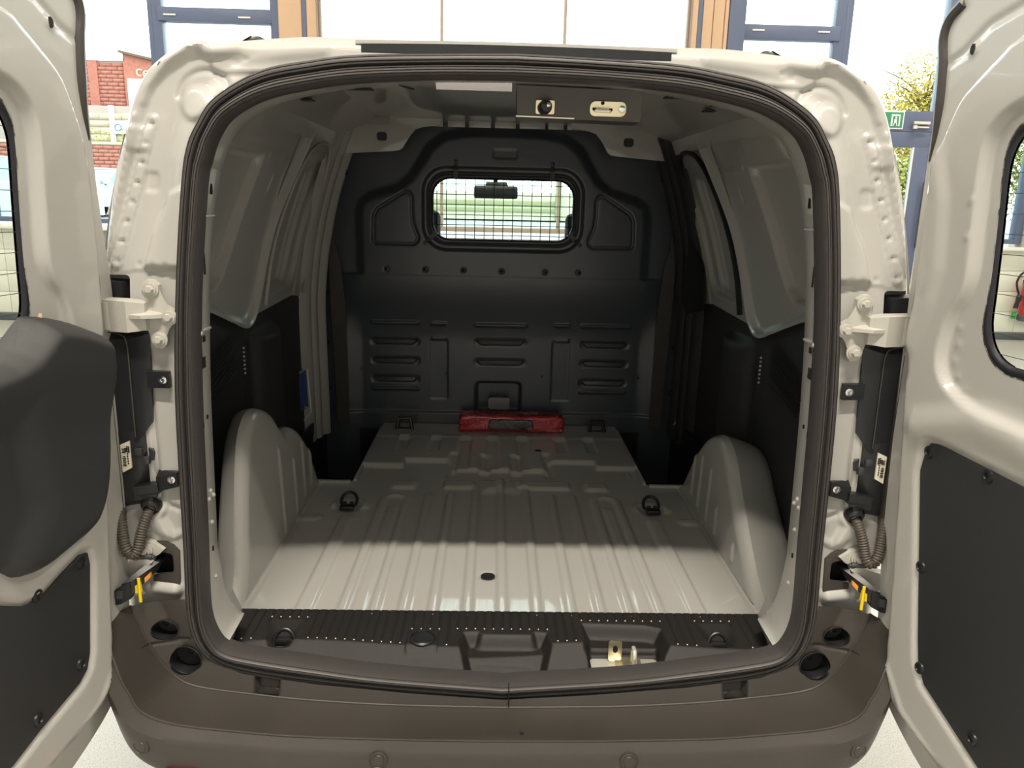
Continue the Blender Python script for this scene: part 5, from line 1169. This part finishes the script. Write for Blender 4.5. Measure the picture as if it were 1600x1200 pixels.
# parked cars
def car(loc, rz, label, grp='parked cars outside'):
    t = thing('car', loc, label, 'car', None); t.rotation_euler = (0, 0, rz)
    L = lambda p: p
    x, y, z = loc
    def put(name, mb, m, par): 
        return obj(name, np.array(mb.v) + np.array(loc), mb.f, m, par, 40)
    half = [(-2.15, .35), (-2.12, .80), (-1.55, .92), (-.75, 1.02), (.85, 1.05), (1.9, 1.02), (2.15, .95), (2.18, .35)]
    G = []
    for w, sc in ((-.90, .97), (-.86, 1.0), (.86, 1.0), (.90, .97)):
        G.append([(a * sc, w, b if abs(w) < .88 else b * .96) for a, b in half])
    mb = MB().grid(np.array(G)); mb.add([G[0][i] for i in range(8)], [tuple(range(8))]); mb.add([G[-1][i] for i in range(8)], [tuple(range(8))[::-1]])
    body = put('body', mb, 'carw', t)
    cab = [(-.85, 1.0), (-.15, 1.48), (1.15, 1.50), (1.95, 1.02)]
    G = [[(a * s, w * (1 if b < 1.1 else .86), b) for a, b in cab] for w, s in ((-.80, 1), (.80, 1))]
    mb = MB().grid(np.array(G)); mb.add(G[0], [(0, 1, 2, 3)]); mb.add(G[1], [(3, 2, 1, 0)]); put('cabin_glass', mb, 'carg', t)
    put('roof', MB().box((-.15, -.68, 1.48), (1.15, .68, 1.53), .02), 'carw', t)
    for wx in (-1.38, 1.38):
        for wy in (-.82, .82): put('wheel', MB().lathe((wx, wy - .09, .33), (0, 1, 0), [(.2, 0), (.33, .02), (.33, .16), (.2, .18)], 18), 'tyre', t)
    put('front_grille', MB().box((-2.17, -.45, .48), (-2.11, .45, .70), .01), 'cart', t)
    for s in (-1, 1):
        put('headlamp', MB().hull([(-2.12, s * .48, .66), (-2.12, s * .82, .72), (-2.12, s * .50, .80), (-2.08, s * .85, .84), (-1.90, s * .86, .86), (-1.95, s * .5, .86)]), 'lampg', t)
        put('door_mirror', MB().box((-.62, s * .92 - .1, 1.02), (-.45, s * .92 + .1, 1.16), .03), 'carw', t)
        put('fog_lamp', MB().box((-2.17, s * .66 - .12, .42), (-2.10, s * .66 + .12, .56), .02), 'cart', t)
    put('bumper_vent', MB().box((-2.19, -.5, .36), (-2.12, .5, .44), .01), 'cart', t)
    return t
car((-11.0, 15.4, gz_at(15)), math.radians(55), 'silver parked car seen through the left door window')
car((-13.0, 24.0, gz_at(22)), math.radians(80), 'pale parked car in the gap beside the left door')
# pale house across the way (seen through windscreen)
HS = (0, 29, .9)
hs = thing('pale_house', HS, 'pale house with olive bands seen through the windscreen', 'building')
MB().box((-7.9, 29, .9), (7, 33, 1.95)).build('wall', 'house', hs)
MB().box((-7.9, 28.95, 1.20), (2.3, 29.02, 1.35), .01).box((-7.9, 28.95, 1.44), (2.3, 29.02, 1.63), .01).build('band', 'housed', hs)
MB().box((2.25, 28.9, .9), (2.47, 29.0, 3.1), .01).build('corner_post', 'housed', hs)
# trees beyond the exit door
def tree(loc, h, r, n, m, label, seed):
    rg = np.random.RandomState(seed); t = thing('tree', loc, label, 'tree'); x, y, z = loc
    mb = MB(); mb.tube([(x, y, z), (x + .05, y, z + h * .35), (x - .05, y + .1, z + h * .7), (x, y, z + h * .95)], [.14, .11, .06, .02], 8)
    tips = []
    for k in range(46):
        a = rg.rand() * 6.28; b = z + h * (.25 + .6 * rg.rand()); q = r * (.5 + .6 * rg.rand())
        e = (x + q * math.cos(a), y + q * math.sin(a), min(z + h * 1.02, b + q * (.5 + .5 * rg.rand()))); tips.append(e)
        mb.tube([(x, y, b), ((x + e[0]) / 2, (y + e[1]) / 2, (b + e[2]) / 2 + .1), e], [.035, .02, .008], 5)
    mb.build('trunk', 'bark', t)
    V = []; F = []
    u = rg.normal(size=(n, 3)); u /= np.linalg.norm(u, axis=1)[:, None]; rad = rg.rand(n) ** .45
    lobes = 1 + .22 * np.sin(u[:, 0] * 7 + 1) * np.sin(u[:, 2] * 6)
    c = np.stack([x + u[:, 0] * rad * r * lobes, y + u[:, 1] * rad * r * lobes, z + h * .60 + u[:, 2] * rad * h * .46 * lobes], 1)
    for p in c:
        a = rg.normal(size=3); a /= np.linalg.norm(a); b = np.cross(a, rg.normal(size=3)); b /= np.linalg.norm(b); s = .028 + .030 * rg.rand(); k = len(V)
        V += [p - a * s, p + b * s * .5, p + a * s, p - b * s * .5]; F.append((k, k + 1, k + 2, k + 3))
    obj('crown', V, F, m, t, None, kind='stuff')
tree((11.5, 20.0, .8), 4.6, 1.35, 17000, 'leaf', 'yellow-green tree standing tallest beyond the exit door', 3)
tree((10.3, 24.5, .8), 3.9, 1.15, 9000, 'leaf', 'lower yellow-green tree left of the tallest one', 4)
tree((9.4, 16.0, .7), 1.9, 1.1, 9000, 'leafb', 'bushy green shrub tree low behind the door glass', 5)
tree((14.9, 20.5, .8), 4.4, 1.3, 9000, 'leafb', 'greener tree at the far right outside', 6)
